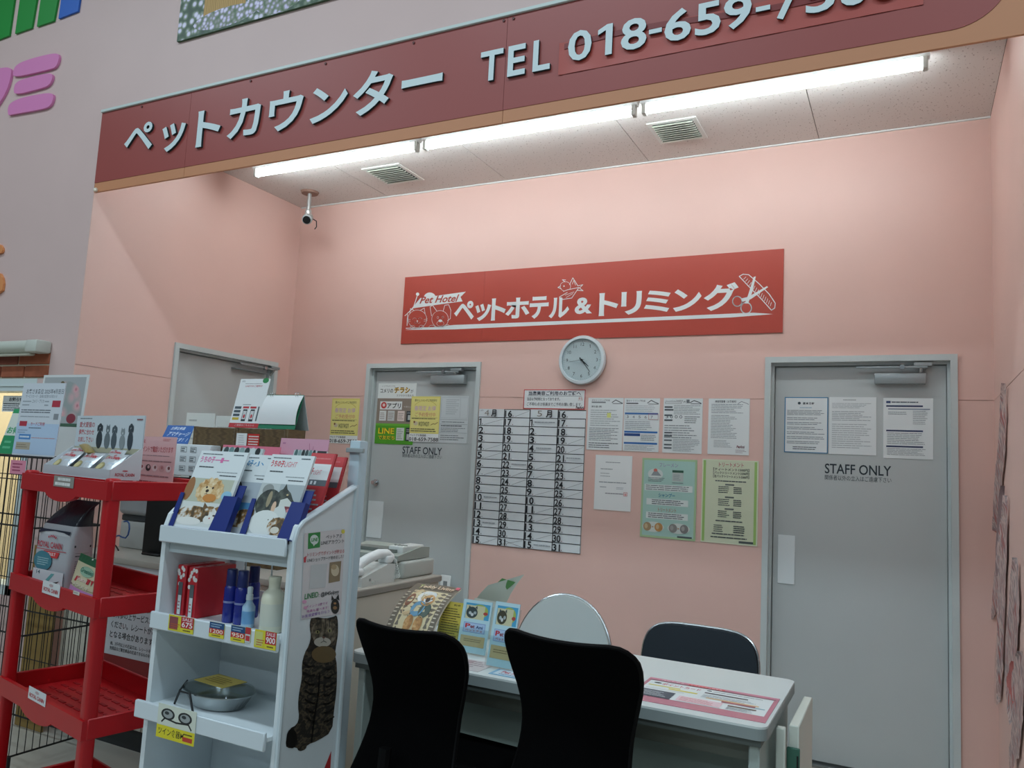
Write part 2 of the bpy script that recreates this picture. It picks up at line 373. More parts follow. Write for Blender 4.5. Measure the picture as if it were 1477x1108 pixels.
def closer(root, f, body, arm, z=LEAFZ):
    a = f(body[0], body[1]); b = f(body[2], body[3])
    y0, y1 = min(a[1], b[1]), max(a[1], b[1])
    m = M('#98a1a3', .35, .3)
    c = MB().rbox(a[0], b[0], y0, y1, z, z+.045, .006, 2).build('door_closer', m, root)
    p, q = f(arm[0], arm[1]), f(arm[2], arm[3]); h = .5*(p[1]+q[1])
    MB().rbox(p[0], q[0], h-.006, h+.006, z+.05, z+.058, .002, 1).build('arm', m, c)
    MB().cyl((p[0]*.35+q[0]*.65, h, z+.045), (p[0]*.35+q[0]*.65, h, z+.066), .012).cyl((q[0]-.03, y1-.01, z+.02), (q[0]-.03, h, z+.055), .009).build('pivot', CHROME, c)
    MB().rbox(q[0]-.06, q[0]+.02, h+.004, h+.022, z+.02, z+.06, .003, 1).build('bracket', m, c)
def letter_on(root, f, quad, txt, col, z, bold=0, name='lettering', slope=.0):
    u0, v0, u1, v1 = quad
    a = f(u0, (v0+v1)/2)[0]; b = f(u1, (v0+v1)/2)[0]; c = f((u0+u1)/2, v1)[1]; d = f((u0+u1)/2, v0)[1]
    p = PR(1, 1); p.z = z; p.text(a, 1-d, b, 1-c, txt, col, bold); return p.build(root, name)
SUB = '関係者以外の立入はご遠慮下さい'
d3, lf3 = door('door_3', 'grey steel staff door at the right end of the rear wall', BW, *DOORS['r'])
f3 = loc_px(d3, BW, LEAFZ)
closer(d3, f3, (1261.5, 540, 1336, 555), (1236, 534, 1338, 530))
letter_on(d3, f3, (1189.7, 670.5, 1285.6, 685), 'STAFF ONLY', '#1b2a33', LEAFZ+.0006, .012)
letter_on(d3, f3, (1189.7, 687, 1285.6, 694.5), SUB, '#26343c', LEAFZ+.0006)
a = f3(1122.5, 771); b_ = f3(1146, 843.5)
MB().rbox(a[0], b_[0], b_[1], a[1], LEAFZ, LEAFZ+.004, .001, 1).build('push_plate', M('#dfe8ea', .4), d3)
d2, lf2 = door('door_2', 'grey steel staff door behind the telephones, covered with notices', BW, *DOORS['c'])
f2 = loc_px(d2, BW, LEAFZ)
closer(d2, f2, (626, 542, 674, 555), (608, 540, 668, 536))
letter_on(d2, f2, (580.5, 645, 637.5, 655.5), 'STAFF ONLY', '#1b2a33', LEAFZ+.0006, .012)
letter_on(d2, f2, (580.5, 655.5, 637.5, 661), SUB, '#26343c', LEAFZ+.0006)
a = f2(532, 722); b_ = f2(550, 777)
MB().rbox(a[0], b_[0], b_[1], a[1], LEAFZ, LEAFZ+.004, .001, 1).build('push_plate', M('#dfe8ea', .4), d2)
k = f2(543, 696)
MB().cyl((k[0], k[1], LEAFZ), (k[0], k[1], LEAFZ+.012), .022).cyl((k[0], k[1], LEAFZ+.01), (k[0], k[1], LEAFZ+.045), .013).build('door_knob', CHROME, d2)
d1, lf1 = door('door_1', 'grey steel door in the left side wall behind the counter', LW, ly0, ly1)
f1 = loc_px(d1, LW, LEAFZ)
closer(d1, f1, (333, 530, 380, 540), (338, 528, 392, 531))
# ------------------------------------------------------------------ window on the sales floor wall, brick header and rolled blind
win = bpy.data.objects.new('window_1', None); COL.objects.link(win); win.location = (-1.0, -1.6, WZA); _MW['window_1'] = Matrix.Translation(win.location); win['kind'] = 'structure'; win['label'] = 'window with brick header and white frame at the left edge'
mort = M('#b9ab95', .9, var=.06, scale=30)
W(win, 'mortar_bed', mort, MB().box(WXA, WXB, -1.597, -1.50, 1.715, WZB))
bk = [M('#8f4a35', .85, var=.18, scale=14), M('#a05a3f', .85, var=.18, scale=14), M('#7f4535', .85, var=.18, scale=14)]
for row, (z0, z1, off) in enumerate(((1.722, 1.785, .0), (1.795, 1.856, .11))):
    x = WXB-.002-off*.6; first = True
    while x > WXA:
        x1 = x; x0 = max(WXA, x-.205)
        if first: x1 = WXB-.002
        W(win, 'brick', bk[random.randrange(3)], MB().rbox(x0, x1, -1.604-.002*random.random(), -1.55, z0, z1, .004, 1)); x = x0-.011; first = False
fr = MB().box(WXA, WXB-.09, -1.602, -1.49, 1.645, 1.715).box(WXB-.15, WXB-.09, -1.602, -1.49, WZA, 1.645).box(WXA, WXB-.09, -1.602, -1.49, WZA, WZA+.05)
W(win, 'window_frame', M('#cfdcdc', .4), fr)
W(win, 'window_rail', M('#d6e2e2', .4), MB().box(WXA, WXB-.09, -1.608, -1.6, 1.672, 1.678))
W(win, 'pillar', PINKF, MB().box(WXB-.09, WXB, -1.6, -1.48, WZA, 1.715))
W(win, 'pane', ACR, MB().box(WXA, WXB-.15, -1.55, -1.546, WZA+.05, 1.645))
cream = M('#e6dcc0', .8)
W(win, 'room_beyond', cream, MB().box(-2.0, -.12, -.30, -.28, 0, 2.4).box(-2.0, -1.98, -1.48, -.3, 0, 2.4).box(-2.0, -.12, -1.48, -.3, 2.38, 2.4).box(-.125, -.12, -1.48, -.3, 0, 2.4))
area_light('room_fill_light', (-1.1, -.9, 2.3), .8, .6, 22, col=(1, .93, .8))  # unseen light added to brighten the cream room behind the pane
bl = thing('roller_blind', 'rolled up pale grey window blind above the brick header', 'blind', (-1.0, -1.63, 1.85))
mg = M('#c3c8bd', .5)
W(bl, 'roll', mg, MB().cyl((-1.95, -1.645, 1.884), (-.31, -1.645, 1.884), .036, 20))
W(bl, 'end_bracket', M('#c9cdc4', .45), MB().rbox(-.312, -.21, -1.69, -1.6, 1.848, 1.916, .012, 2))
W(bl, 'bottom_rail', M('#cfcfc0', .5), MB().rbox(-1.95, -.30, -1.66, -1.63, 1.835, 1.848, .004, 1))
# ------------------------------------------------------------------ fascia sign
RDP = M('#9c4a45', .42, var=.02, scale=2); ORG = M('#c98a63', .5)
fx0, zb, zr, zt = .013, 2.725, 2.777, 3.172
fs = thing('fascia_sign', 'long dark red fascia sign with white katakana and telephone number above the recess', 'sign', (2.2, -1.6, zb))
sx1 = onY(271, 190, FY).x; sx2 = onY(729, 90, FY).x; xe = 4.95
cuts = [fx0, sx1, sx2, sx2+1.82, xe]
for a, b_ in zip(cuts, cuts[1:]): W(fs, 'backing_board', ORG, MB().box(a+.001, b_-.001, FY+.002, -1.6, zb, zt))
xc = onY(1370, 44, FY).x; xr_ = onY(1443, 0, FY).x+.03; rr = xr_-xc; zz = zr
arc = [(xc+rr*math.sin(t), zr+rr*.95*(1-math.cos(t))) for t in [math.pi/2*i/14 for i in range(15)]]
def redpoly(a, b_):
    if b_ < xc: return [(a, zr), (b_, zr), (b_, zt), (a, zt)]
    return [(a, zr)]+arc+[(xr_, zt), (a, zt)]
for a, b_ in ((fx0, sx1), (sx1, sx2), (sx2, sx2+1.82), (sx2+1.82, xe)):
    if a > xc: continue
    W(fs, 'sign_panel', RDP, MB().prism(redpoly(a+.0008, b_-.0008 if b_ < xc else 9), lambda p, q, t: (p, t, q), FY, FY+.004))
W(fs, 'top_strip', M('#c9d6d2', .4), MB().rbox(fx0, xe, FY-.010, -1.6, zt, zt+.016, .002, 1))
W(fs, 'bulb', M('#f2ead8', .3), MB().lathe([(.002, -.012), (.011, -.006), (.011, .006), (.002, .012)], (fx0+.035, FY-.012, zb+.006), 10))
scw = M('#5a2a26', .5)
for u, v in ((205, 152), (362, 115), (470, 90), (597, 60), (727, 28), (741, 25)):
    p = onY(u, v+2, FY); W(fs, 'screw', scw, MB().cyl((p.x, FY, p.z), (p.x, FY-.004, p.z), .006, 8))
LET = M('#d3e3e6', .45); LSH = M('#23393c', .6)
def raised(root, pl, box, txt, mat, th, bold, lift=0, name='letter', side=None):
    x0, y0, x1, y1 = box; vs, fs_, mx, my, tw, thh = text_geo(txt, bold, .5)
    m = MB(); vv = [pl.M() @ Vector((x0+(v.x-mx)*(x1-x0)/tw, y0+(v.y-my)*(y1-y0)/thh, lift+(v.z+.5)*th)) for v in vs]
    m.add(vv, fs_)
    if side:   # flat front in one colour, edges in another
        for i, f in enumerate(fs_):
            zs = [vs[k].z for k in f]
            if max(zs)-min(zs) > .1: m.m[i] = 1
    return W(root, name, [mat, side or mat], m)
def gbox(pl, u0, v0, u1, v1, s):
    d = s*(u1-u0)/2; return pl.box(u0, v0+d, u1, v1-d)
for ch, q in zip('ペットカウンター', ((183, 176, 223, 223), (236, 176, 269, 222), (287, 156, 320.6, 214), (332, 139.5, 377.5, 203), (391, 128, 439, 193.6), (451, 120, 503, 181), (512, 98, 568, 171), (582, 106.6, 640, 129.7))):
    raised(fs, FA, gbox(FA, *q, .2), ch, LET, .012, .022, .0, side=LSH)
tz = [gbox(FA, *q, .2) for q in ((695, 71, 727, 120), (734.5, 62.6, 759.5, 113.4), (770.7, 58.6, 795.4, 106))]
z0 = sum(t[1] for t in tz)/3; z1 = sum(t[3] for t in tz)/3
for ch, t in zip('TEL', tz): raised(fs, FA, (t[0], z0, t[2], z1), ch, LET, .012, .02, 0, side=LSH)
TAPE = M('#b04a40', .4, coat=.15, bump=.12, bscale=6)
a = FA.px(808, 62); b_ = FA.px(808, 110); c_ = FA.px(1332, 3)
tx0, tx1 = a[0], c_[0]; tz0, tz1 = b_[1]+.004, a[1]-.004
def tp(s, t):
    x = tx0+(tx1-tx0)*s; z = tz0+(tz1-tz0)*t
    return Vector((x, FY-.0015-.002*abs(math.sin(s*23+t*2.2))*(1 if t in (0, 1) else .25)-.004*(s < .01), z+.006*math.sin(s*9)*(t > .5)))
W(fs, 'number_strip', TAPE, MB().grid(tp, 60, 6, 0, lambda s, t: tp(s, t)+Vector((0, .0012, 0))))
W(fs, 'tape_fold', M('#7d1511', .4, coat=.1), MB().grid(lambda s, t: Vector((tx0+.02+(tx1-tx0-.03)*s, FY-.0047, tz1-.028+.022*t+.012*math.sin(s*7)-.012*s)), 40, 2))
dg = [('0', 821.5, 855), ('1', 864, 884.8), ('8', 897.6, 934), ('-', 937.5, 956), ('6', 960, 998), ('5', 1004, 1040.6), ('9', 1045, 1085), ('-', 1091, 1111.6), ('7', 1118.5, 1155), ('5', 1163, 1205.6), ('8', 1212, 1251), ('8', 1258, 1297)]
t0 = gbox(FA, 821.5, 43.5, 855, 93, .2); t8 = gbox(FA, 897.6, 25, 934, 77, .2); z0, z1 = (t0[1]+t8[1])/2, (t0[3]+t8[3])/2
for ch, u0, u1 in dg:
    vm = 68-(u0+u1-1676)/2*.165; x0 = FA.px(u0, vm)[0]; x1 = FA.px(u1, vm)[0]
    if ch == '-': raised(fs, FA, (x0, z0+.38*(z1-z0), x1, z0+.52*(z1-z0)), ch, LET, .008, .012, .006, side=LSH)
    else: raised(fs, FA, (x0, z0, x1, z1), ch, LET, .008, .018, .006, side=LSH)
# ------------------------------------------------------------------ lettering on the sales floor wall
def wall_poly(root, pts, col, th=.02, name='letter', pl=FW):
    q = [pl.px(u, v) for u, v in pts]
    W(root, name, M(col, .45), MB().prism(q, lambda p, r_, t: pl.M() @ Vector((p, r_, t)), .001, th))
lg = thing('wall_logo', 'green and blue slanted bars of a large logo high on the left wall', 'sign', (-.7, -1.6, 3.6))
for pts, c_ in ((((-30, 70), (16, 52.5), (27, -25), (-30, -25)), '#0f8f35'), (((24.4, 50), (48.4, 41.6), (60, -25), (35, -25)), '#0f8f35'), (((55.9, 39.6), (80.2, 31.5), (91, -25), (65, -25)), '#0f8f35'), (((87, 28.4), (115, 17.6), (121.5, -25), (94.5, -25)), '#1f62c0')):
    wall_poly(lg, pts, c_, .012, 'bar')
def smooth(pts, n=3):
    for _ in range(n):
        o = []
        for i in range(len(pts)):
            a, b = pts[i], pts[(i+1) % len(pts)]; o += [(a[0]*.75+b[0]*.25, a[1]*.75+b[1]*.25), (a[0]*.25+b[0]*.75, a[1]*.25+b[1]*.75)]
        pts = o
    return pts
lg = thing('pink_lettering', 'pink rounded katakana letters on the left wall below the logo bars', 'sign', (-.8, -1.6, 3.2))
S = 1/2.954
for pts in (((64, 312), (80, 278), (150, 252), (255, 228), (264, 250), (250, 290), (225, 300), (68, 336)), ((68, 385), (78, 352), (150, 330), (230, 314), (236, 335), (220, 368), (190, 380), (72, 410)), ((44, 495), (44, 452), (80, 428), (150, 410), (236, 398), (238, 425), (224, 458), (190, 470), (52, 494)), ((-60, 310), (0, 296), (55, 290), (60, 318), (42, 385), (5, 450), (-40, 500), (-60, 480))):
    wall_poly(lg, smooth([(x*S, y*S) for x, y in pts], 2), '#dd86bd', .015)
lg = thing('orange_lettering', 'orange letter edge at the far left wall above the blind', 'sign', (-.75, -1.6, 2.3))
for pts in (((-25, 353), (3, 352), (8, 360), (5, 367), (-25, 372)), ((-25, 395), (2, 392), (9, 405), (6, 424), (-25, 432))): wall_poly(lg, smooth(list(pts), 1), '#e0925a', .015)
# flower photo panel high on the wall
po, pp = sheet('flower_photo_poster', 'large photo panel of white and lilac flowers by a wooden post, high on the wall', 'poster', FW, FW.px(258, 62)[0], FW.px(258, 62)[1], FW.px(258, 62)[0]+1.12, 4.35, .012, M('#3c5a3c', .5), lift=.001)
flo = ramp_mat('flower_print', 'voronoi', 26, ((0, '#eef0fb'), (.30, '#d3cdea'), (.42, '#7f8d7a'), (.60, '#35543a'), (.9, '#22402a')), .45)
pp.rect(0, 0, 1, 1, flo)
pp.rect(.16, 0, .42, .90, ramp_mat('post_print', 'wave', 6, ((0, '#a8813f'), (1, '#c49d57')), .5, stretch=(4, .3, 1), distort=4))
flo2 = ramp_mat('flower_print_b', 'voronoi', 40, ((0, '#f4f2ff'), (.35, '#c9c0e6'), (.5, '#8c8f8a'), (.8, '#4c6a44')), .45)
pp.ell(.30, .93, .20, .06, flo2).ell(.62, .80, .2, .2, flo2).rect(.50, .0, 1, .86, ramp_mat('lawn_print', 'noise', 30, ((.3, '#4b6a2d'), (.5, '#86924a'), (.7, '#b79fd0')), .5)).ell(.8, .9, .25, .06, flo2)
pp.build(po)
# ------------------------------------------------------------------ light fittings
TUBE = bpy.data.materials.new('lit_tube'); TUBE.use_nodes = True; nt = TUBE.node_tree; nt.nodes.clear()
o_ = nt.nodes.new('ShaderNodeOutputMaterial'); e_ = nt.nodes.new('ShaderNodeEmission'); e_.inputs[0].default_value = (.86, .965, 1, 1); e_.inputs[1].default_value = TUBE_STRENGTH; nt.links.new(e_.outputs[0], o_.inputs[0])
FIT = M('#e9efef', .35); CAP = M('#b9bdb8', .4)
for i, (tx, wh) in enumerate(((.326, 'left'), (1.579, 'middle'), (2.826, 'right'))):
    t = thing('ceiling_light', 'lit fluorescent ceiling batten, %s of the three in line' % {'left': 'nearest the security camera', 'middle': 'the middle one', 'right': 'nearest the right wall'}[wh], 'light', (tx+.585, -.767, HZ), group='fluorescent battens in a row')
    y = -.767; z = HZ-.066
    W(t, 'housing', FIT, MB().prism([(-.028, HZ), (.028, HZ), (.016, HZ-.035), (-.016, HZ-.035)], lambda p, q, s: (s, y+p, q), tx-.03, tx+1.2))
    W(t, 'tube', TUBE, MB().cyl((tx, y, z), (tx+1.17, y, z), .0155, 14))
    for x in (tx-.022, tx+1.172): W(t, 'lamp_holder', CAP, MB().rbox(x, x+.02, y-.018, y+.018, z-.02, HZ-.03, .003, 1))
# ceiling vents
for i, (x0, x1, y0, y1, lab) in enumerate(((.905, 1.185, -.485, -.2, 'slatted ceiling vent nearest the security camera'), (2.737, 2.992, -.495, -.23, 'slatted ceiling vent below the right light batten'))):
    t = thing('ceiling_vent', lab, 'vent', ((x0+x1)/2, (y0+y1)/2, HZ)); z = HZ-.006
    W(t, 'backing', M('#3a3f3c', .8), MB().box(x0+.02, x1-.02, y0+.02, y1-.02, HZ-.003, HZ))
    fm = MB().box(x0, x1, y0, y0+.022, z, HZ).box(x0, x1, y1-.022, y1, z, HZ).box(x0, x0+.022, y0+.022, y1-.022, z, HZ).box(x1-.022, x1, y0+.022, y1-.022, z, HZ)
    W(t, 'frame', M('#dcdfda', .5), fm)
    n = 9; st = (y1-y0-.044)/n
    for k in range(n):
        yy = y0+.022+st*(k+.5)
        W(t, 'slat', M('#b8bcb0', .5), MB().prism([(yy-st*.10, HZ-.005), (yy+st*.02, HZ-.004), (yy-st*.22, HZ-.016), (yy-st*.34, HZ-.015)], lambda p, q, s: (s, p, q), x0+.022, x1-.022))
# security camera
p = Vector((.294, -.256, HZ))
t = thing('security_camera', 'small security camera on a ceiling pole in the rear left corner', 'camera', p)
W(t, 'ceiling_plate', M('#8a6a5c', .5), MB().cyl((p.x, p.y, HZ), (p.x, p.y, HZ-.014), .062, 24, .055))
W(t, 'pole', M('#b8bab8', .3, .6), MB().cyl((p.x, p.y, HZ-.01), (p.x, p.y, HZ-.15), .014, 12).lathe([(.02, -.16), (.022, -.15), (.022, -.135), (.016, -.13)], (p.x, p.y, HZ), 12))
d = Vector((.55, -.72, -.42)).normalized(); q = p+Vector((0, 0, -.185))
bd = W(t, 'camera_body', M('#a9adac', .4), MB().cyl(q-d*.035, q+d*.06, .034, 16).rbox(q.x-.016, q.x+.016, q.y-.016, q.y+.016, q.z+.01, q.z+.06, .004, 1))
W(t, 'lens', M('#07080a', .15), MB().cyl(q+d*.058, q+d*.082, .024, 16, .026))
W(t, 'cable', BLK, MB().tube([q-d*.03, q-d*.05+Vector((.03, 0, -.01)), q+Vector((.06, .02, -.02)), q+Vector((.065, .02, -.06)), q+Vector((.05, .02, -.075))], .0035, 6))
# ================================================================== signs and papers on the rear wall
def pxmap(p, pl, x0, y0, off, sc):
    p.P = lambda x, y: (lambda q: (q[0]-x0, q[1]-y0))(pl.px(off[0]+x/sc, off[1]+y/sc))
    return p
def ptext(p, pl, x0, y0, quad, off, sc, txt, col, bold=0, slope=.08, shear=0):
    u0, v0, u1, v1 = (off[0]+quad[0]/sc, off[1]+quad[1]/sc, off[0]+quad[2]/sc, off[1]+quad[3]/sc); d = slope*(u1-u0)/2
    a, b, c, e = pl.box(u0, v0+d, u1, v1-d); P0 = p.P; p.P = lambda x, y: (x, y); p.text(a-x0, e-y0, c-x0, b-y0, txt, col, bold, shear)
    p.P = P0
# pet hotel and trimming sign
hs = thing('hotel_sign', 'wide brick red sign with white katakana, pet drawings and scissors on the rear wall', 'sign', (2.154, 0, 2.139))
SRED = M('#ad4437', .38, var=.02, scale=2); sx0, sy0, sx1_, sy1 = .951, 2.139, 3.357, 2.588
jx = BW.px(697.5, 450)[0]
for a, b_ in ((sx0, jx), (jx, sx1_)): W(hs, 'sign_panel', SRED, MB().box(a+.0006, b_-.0006, -.006, -.0002, sy0, sy1))
def sign_print(name):
    p = PR(1, 1); p.w = 2.4; p.h = .45; p.z = .0064; return pxmap(p, BW, 0, 0, (560, 340), 2.503)
def fin(p, parent, name):
    p.mb.v = [tuple(BW.M() @ Vector(v)) for v in p.mb.v]; return p.mb.build(name, p.cols, parent, world=True)
SW = M('#dfe9ea', .45)
for ch, q in zip('ペットホテル&トリミング', ((240, 235, 312, 307), (315, 245, 372, 310), (374, 225, 426, 308), (425, 222, 512, 302), (512, 218, 580, 302), (582, 222, 655, 300), (675, 222, 738, 285), (762, 205, 832, 292), (842, 200, 916, 288), (925, 195, 1020, 280), (1030, 190, 1132, 277), (1140, 168, 1265, 275))):
    p = sign_print('l'); ptext(p, BW, 0, 0, q, (560, 340), 2.503, ch, SW, .034 if ch != '&' else .03, .06); fin(p, hs, 'letter')
p = sign_print('s'); p.poly([(62, 341), (240, 323), (700, 306), (1270, 281), (1320, 279), (1390, 284), (1240, 296), (700, 318), (240, 339)], SW); fin(p, hs, 'underline')
LW_ = .0016
p = sign_print('h'); RS = SRED
p.line([(62, 290), (92, 262), (108, 214)], .0022, SW).ell(108, 212, 6, 6, SW).line([(72, 285), (70, 325)], .0022, SW)
p.ring(152, 226, 22, 20, 5, SW, 20, 180, 360)
p.line([(66, 335), (225, 330)], .002, SW)
p.poly([(86, 264), (118, 226), (175, 218), (282, 203), (263, 222), (270, 238), (180, 250)], SW)
fin(p, hs, 'house_drawing')
p = sign_print('t'); p.z = .0078; ptext(p, BW, 0, 0, (116, 208, 258, 252), (560, 340), 2.503, 'Pet Hotel', SRED, .02, .13, .35); fin(p, hs, 'flag_lettering')
def ring2(p, cx, cy, rx, ry, t=3.2, a0=0, a1=360): return p.ring(cx, cy, rx, ry, 0, SW) if False else p.line([(cx+rx*math.cos(math.radians(a0+(a1-a0)*i/22)), cy+ry*math.sin(math.radians(a0+(a1-a0)*i/22))) for i in range(23)], t*.00034, SW)
p = sign_print('c')
p.ell(107, 302, 34, 33, RS, 22); ring2(p, 107, 302, 34, 33); p.line([(80, 282), (82, 264), (96, 271)], LW_, SW).line([(118, 270), (132, 262), (135, 282)], LW_, SW)
ring2(p, 107, 302, 34, 33, 3.2); ring2(p, 97, 303, 7, 5, 2.4, 180, 360); ring2(p, 117, 302, 7, 5, 2.4, 180, 360); p.ell(107, 309, 3, 2.5, SW, 8); ring2(p, 102, 312, 5, 5, 2.2, 0, 180); ring2(p, 112, 312, 5, 5, 2.2, 0, 180)
for yy in (306, 312): p.line([(82, yy-2), (70, yy-5)], .0009, SW).line([(131, yy-2), (143, yy-5)], .0009, SW)
ring2(p, 90, 331, 8, 6, 2.6); ring2(p, 122, 330, 8, 6, 2.6)
fin(p, hs, 'cat_drawing')
p = sign_print('d')
p.ell(189, 300, 35, 34, RS, 22); ring2(p, 189, 302, 30, 31); p.poly([(158, 285), (154, 256), (164, 252), (178, 273)], RS); p.line([(158, 290), (153, 258), (162, 252), (178, 274)], LW_, SW)
p.line([(200, 274), (206, 252), (220, 250), (228, 270), (226, 300), (216, 308)], LW_, SW); ring2(p, 181, 296, 3, 4, 2.4); ring2(p, 199, 295, 3, 4, 2.4); p.ell(190, 308, 7, 5, SW, 10); ring2(p, 190, 318, 13, 9, 2.6); ring2(p, 160, 330, 11, 6, 2.6); ring2(p, 214, 328, 11, 6, 2.6)
fin(p, hs, 'dog_drawing')
p = sign_print('b')
p.ell(650, 190, 30, 22, RS); ring2(p, 641, 184, 19, 17, 3); p.line([(624, 182), (614, 188), (626, 192)], LW_, SW).line([(640, 168), (630, 160), (642, 161)], LW_, SW); p.ell(636, 183, 2.5, 3, SW, 8)
p.poly([(658, 175), (668, 154), (684, 180), (672, 190)], RS); p.line([(656, 178), (668, 153), (686, 182)], LW_, SW).line([(666, 176), (671, 162), (678, 180)], .0011, SW)
p.line([(686, 182), (704, 178), (692, 190), (705, 200), (684, 198)], LW_, SW)
p.poly([(640, 198), (688, 190), (662, 226), (628, 226)], RS); p.line([(634, 202), (650, 196), (690, 188), (664, 226), (626, 232), (620, 222), (648, 206)], LW_, SW).line([(640, 216), (672, 204)], .0011, SW).line([(644, 224), (668, 210)], .0011, SW)
fin(p, hs, 'bird_drawing')
p = sign_print('k')
cb = [(1268, 148), (1282, 140), (1302, 142), (1340, 175), (1376, 212), (1398, 245), (1396, 262), (1384, 270), (1350, 232), (1310, 192)]
p.line(cb+[cb[0]], .0018, SW)
for i in range(15):
    t = i/14; p.line([(1284+t*96, 158+t*96+4*math.sin(t*3)), (1296+t*92-4, 150+t*92)], .0011, SW)
fin(p, hs, 'comb_drawing')
p = sign_print('x')
for cx_, cy_, r1 in ((1261, 238, 17), (1293, 262, 19)): p.line([(cx_+r1*math.cos(i*.29), cy_+r1*1.05*math.sin(i*.29)) for i in range(23)], .0024, SW)
p.poly([(1273, 228), (1300, 222), (1368, 183), (1372, 187), (1310, 230), (1280, 240)], SW).poly([(1288, 246), (1300, 215), (1320, 150), (1328, 148), (1315, 205), (1300, 246)], SW)
p.line([(1296, 280), (1302, 290), (1309, 288)], .002, SW)
fin(p, hs, 'scissors_drawing')
# ---- clock
cxz = BW.px(841.3, 520.2)
ck = bpy.data.objects.new('wall_clock', None); COL.objects.link(ck); ck.matrix_basis = BW.M(cxz[0], cxz[1], 0); _MW['wall_clock'] = ck.matrix_basis.copy(); tag(ck, 'round white wall clock showing about four twenty below the hotel sign', 'clock')
MB().lathe([(.128, .001), (.143, .006), (.146, .02), (.140, .034), (.126, .036), (.122, .030), (.1225, .019)], n=48).build('clock_rim', M('#d2dfe4', .3, coat=.3), ck)
fc = MB().lathe([(.122, .002), (.122, .022)], n=40).build('clock_face', M('#dde4e8', .5), ck)
p = PR(1, 1); p.P = lambda x, y: (x, y); p.w = 1; p.h = 1; p.z = .0225
for i in range(1, 13):
    a = math.radians(90-30*i); s_ = .011; x, y = .093*math.cos(a), .093*math.sin(a); ww = s_*(1.25 if i > 9 else .62)
    p.text(x-ww/2*1.3, y+.0095, x+ww/2*1.3, y-.0095, str(i), '#454b50', .0) if False else None
    vs, f_, mx, my, tw, th = text_geo(str(i)); k_ = .019/th; p.mb.add([(x+(v.x-mx-tw/2)*k_, y+(v.y-my-th/2)*k_, p.z) for v in vs], f_, p.mi('#3c4248'))
for i in range(60):
    a = math.radians(6*i); r0 = .108 if i % 5 == 0 else .111; p.line([(r0*math.cos(a), r0*math.sin(a)), (.115*math.cos(a), .115*math.sin(a))], .0016 if i % 5 == 0 else .0008, '#565c60')
p.build(fc, 'numerals')
def hand(nm, deg, ln, wd, z, col):
    a = math.radians(90-deg); c, s_ = math.cos(a), math.sin(a); q = [(-.018, -wd), (ln, -wd*.5), (ln, wd*.5), (-.018, wd)]
    MB().prism([(x*c-y*s_, x*s_+y*c) for x, y in q], lambda p_, q_, t: (p_, q_, t), z, z+.0012).build(nm, M(col, .4), ck)
hand('hour_hand', 131, .058, .0035, .026, '#1f2428'); hand('minute_hand', 142, .088, .0026, .0285, '#1f2428'); hand('second_hand', 262, .075, .0009, .031, '#55595c')
MB().lathe([(.006, .02), (.006, .033)], n=12).build('hub', BLK, ck)
MB().lathe([(.122, .0335), (.122, .0345)], n=40).build('glass', ACR, ck)
# ---- schedule board
sb, p = sheet('schedule_board', 'white monthly schedule board with numbered days in black, left of the notices', 'schedule board', BW, 1.572, .899, 2.279, 1.717, .004, M('#dde5e8', .3), lift=.001)
cols = (0, .250, .494, .752, 1); ROWS = 16; INK = '#10141c'
for i, c_ in enumerate(cols): p.rect(max(0, c_-.004), 0 if i in (1, 2, 3) else 1/ROWS, min(1, c_+.004), 1, INK)
for r_ in range(1, ROWS+1): p.rect(0, r_/ROWS-.0025, 1, min(1, r_/ROWS+.0025), INK)
p.rect(cols[1], 0, cols[2], .004, INK).rect(cols[3], 0, 1, .004, INK)
rd = random.Random(3)
for c_, st in ((0, 1), (1, 16), (2, 1), (3, 16)):
    for k in range(16):
        row = k+(1 if c_ in (0, 2) else 0)
        if row > 15: continue
        n_ = st+k; x = cols[c_]+.008; y = row/ROWS; ww = .044 if n_ < 10 else .066
        if n_ == 1: ww = .02
        p.text(x, y+.009, x+ww, y+.0585, str(n_), INK, .018)
        p.ell(x+ww+.012, y+.05, .004, .004, '#8b5a5a' if n_ % 7 in (2, 3) else '#565a60', 6)
        e = cols[c_+1]
        if rd.random() < .35: p.line([(x+ww+.03, y+.055), (e-.01, y+.012)], .0022, '#7a8288')
        elif rd.random() < .22: p.rows(x+ww+.02, y+.018, e-.01, y+.04, 1, '#9aa2a8', .35, .2)
p.line([(.255, .945), (.49, .995)], .0022, '#3a4046').line([(.255, .995), (.49, .945)], .0022, '#3a4046')
p.text(.125, .004, .175, .058, '月', INK, .03).text(.645, .004, .70, .058, '月', INK, .03).text(.06, .008, .105, .05, '4', '#8d8a84').text(.565, .008, .61, .05, '5', '#8d8a84').text(.01, .004, .05, .018, '〈お', '#6a6a70')
p.build(sb)
nt_, p = sheet('reservation_notice', 'small white notice with red border taped above the schedule board', 'notice', BW, *BW.box(755.5, 562, 844.5, 590.5), .002, LAM, lift=.001)
p.frame(0, 0, 1, 1, .012, '#c22b2b').text(.08, .08, .93, .30, '当店美容ご利用のお客様へ', '#1e2a40', .02).rect(.07, .32, .94, .335, '#1e2a40').text(.06, .40, .60, .57, '当店は予約制となっております。', '#2c3440', .01).text(.06, .66, .95, .84, 'ご不明な点は係員までご予約お願い致します。', '#3c4450').text(.89, .36, .96, .55, '犬も', '#a9362c', .0).text(.86, .83, .985, .97, 'PetAmi', '#44222a', .03)
p.build(nt_)
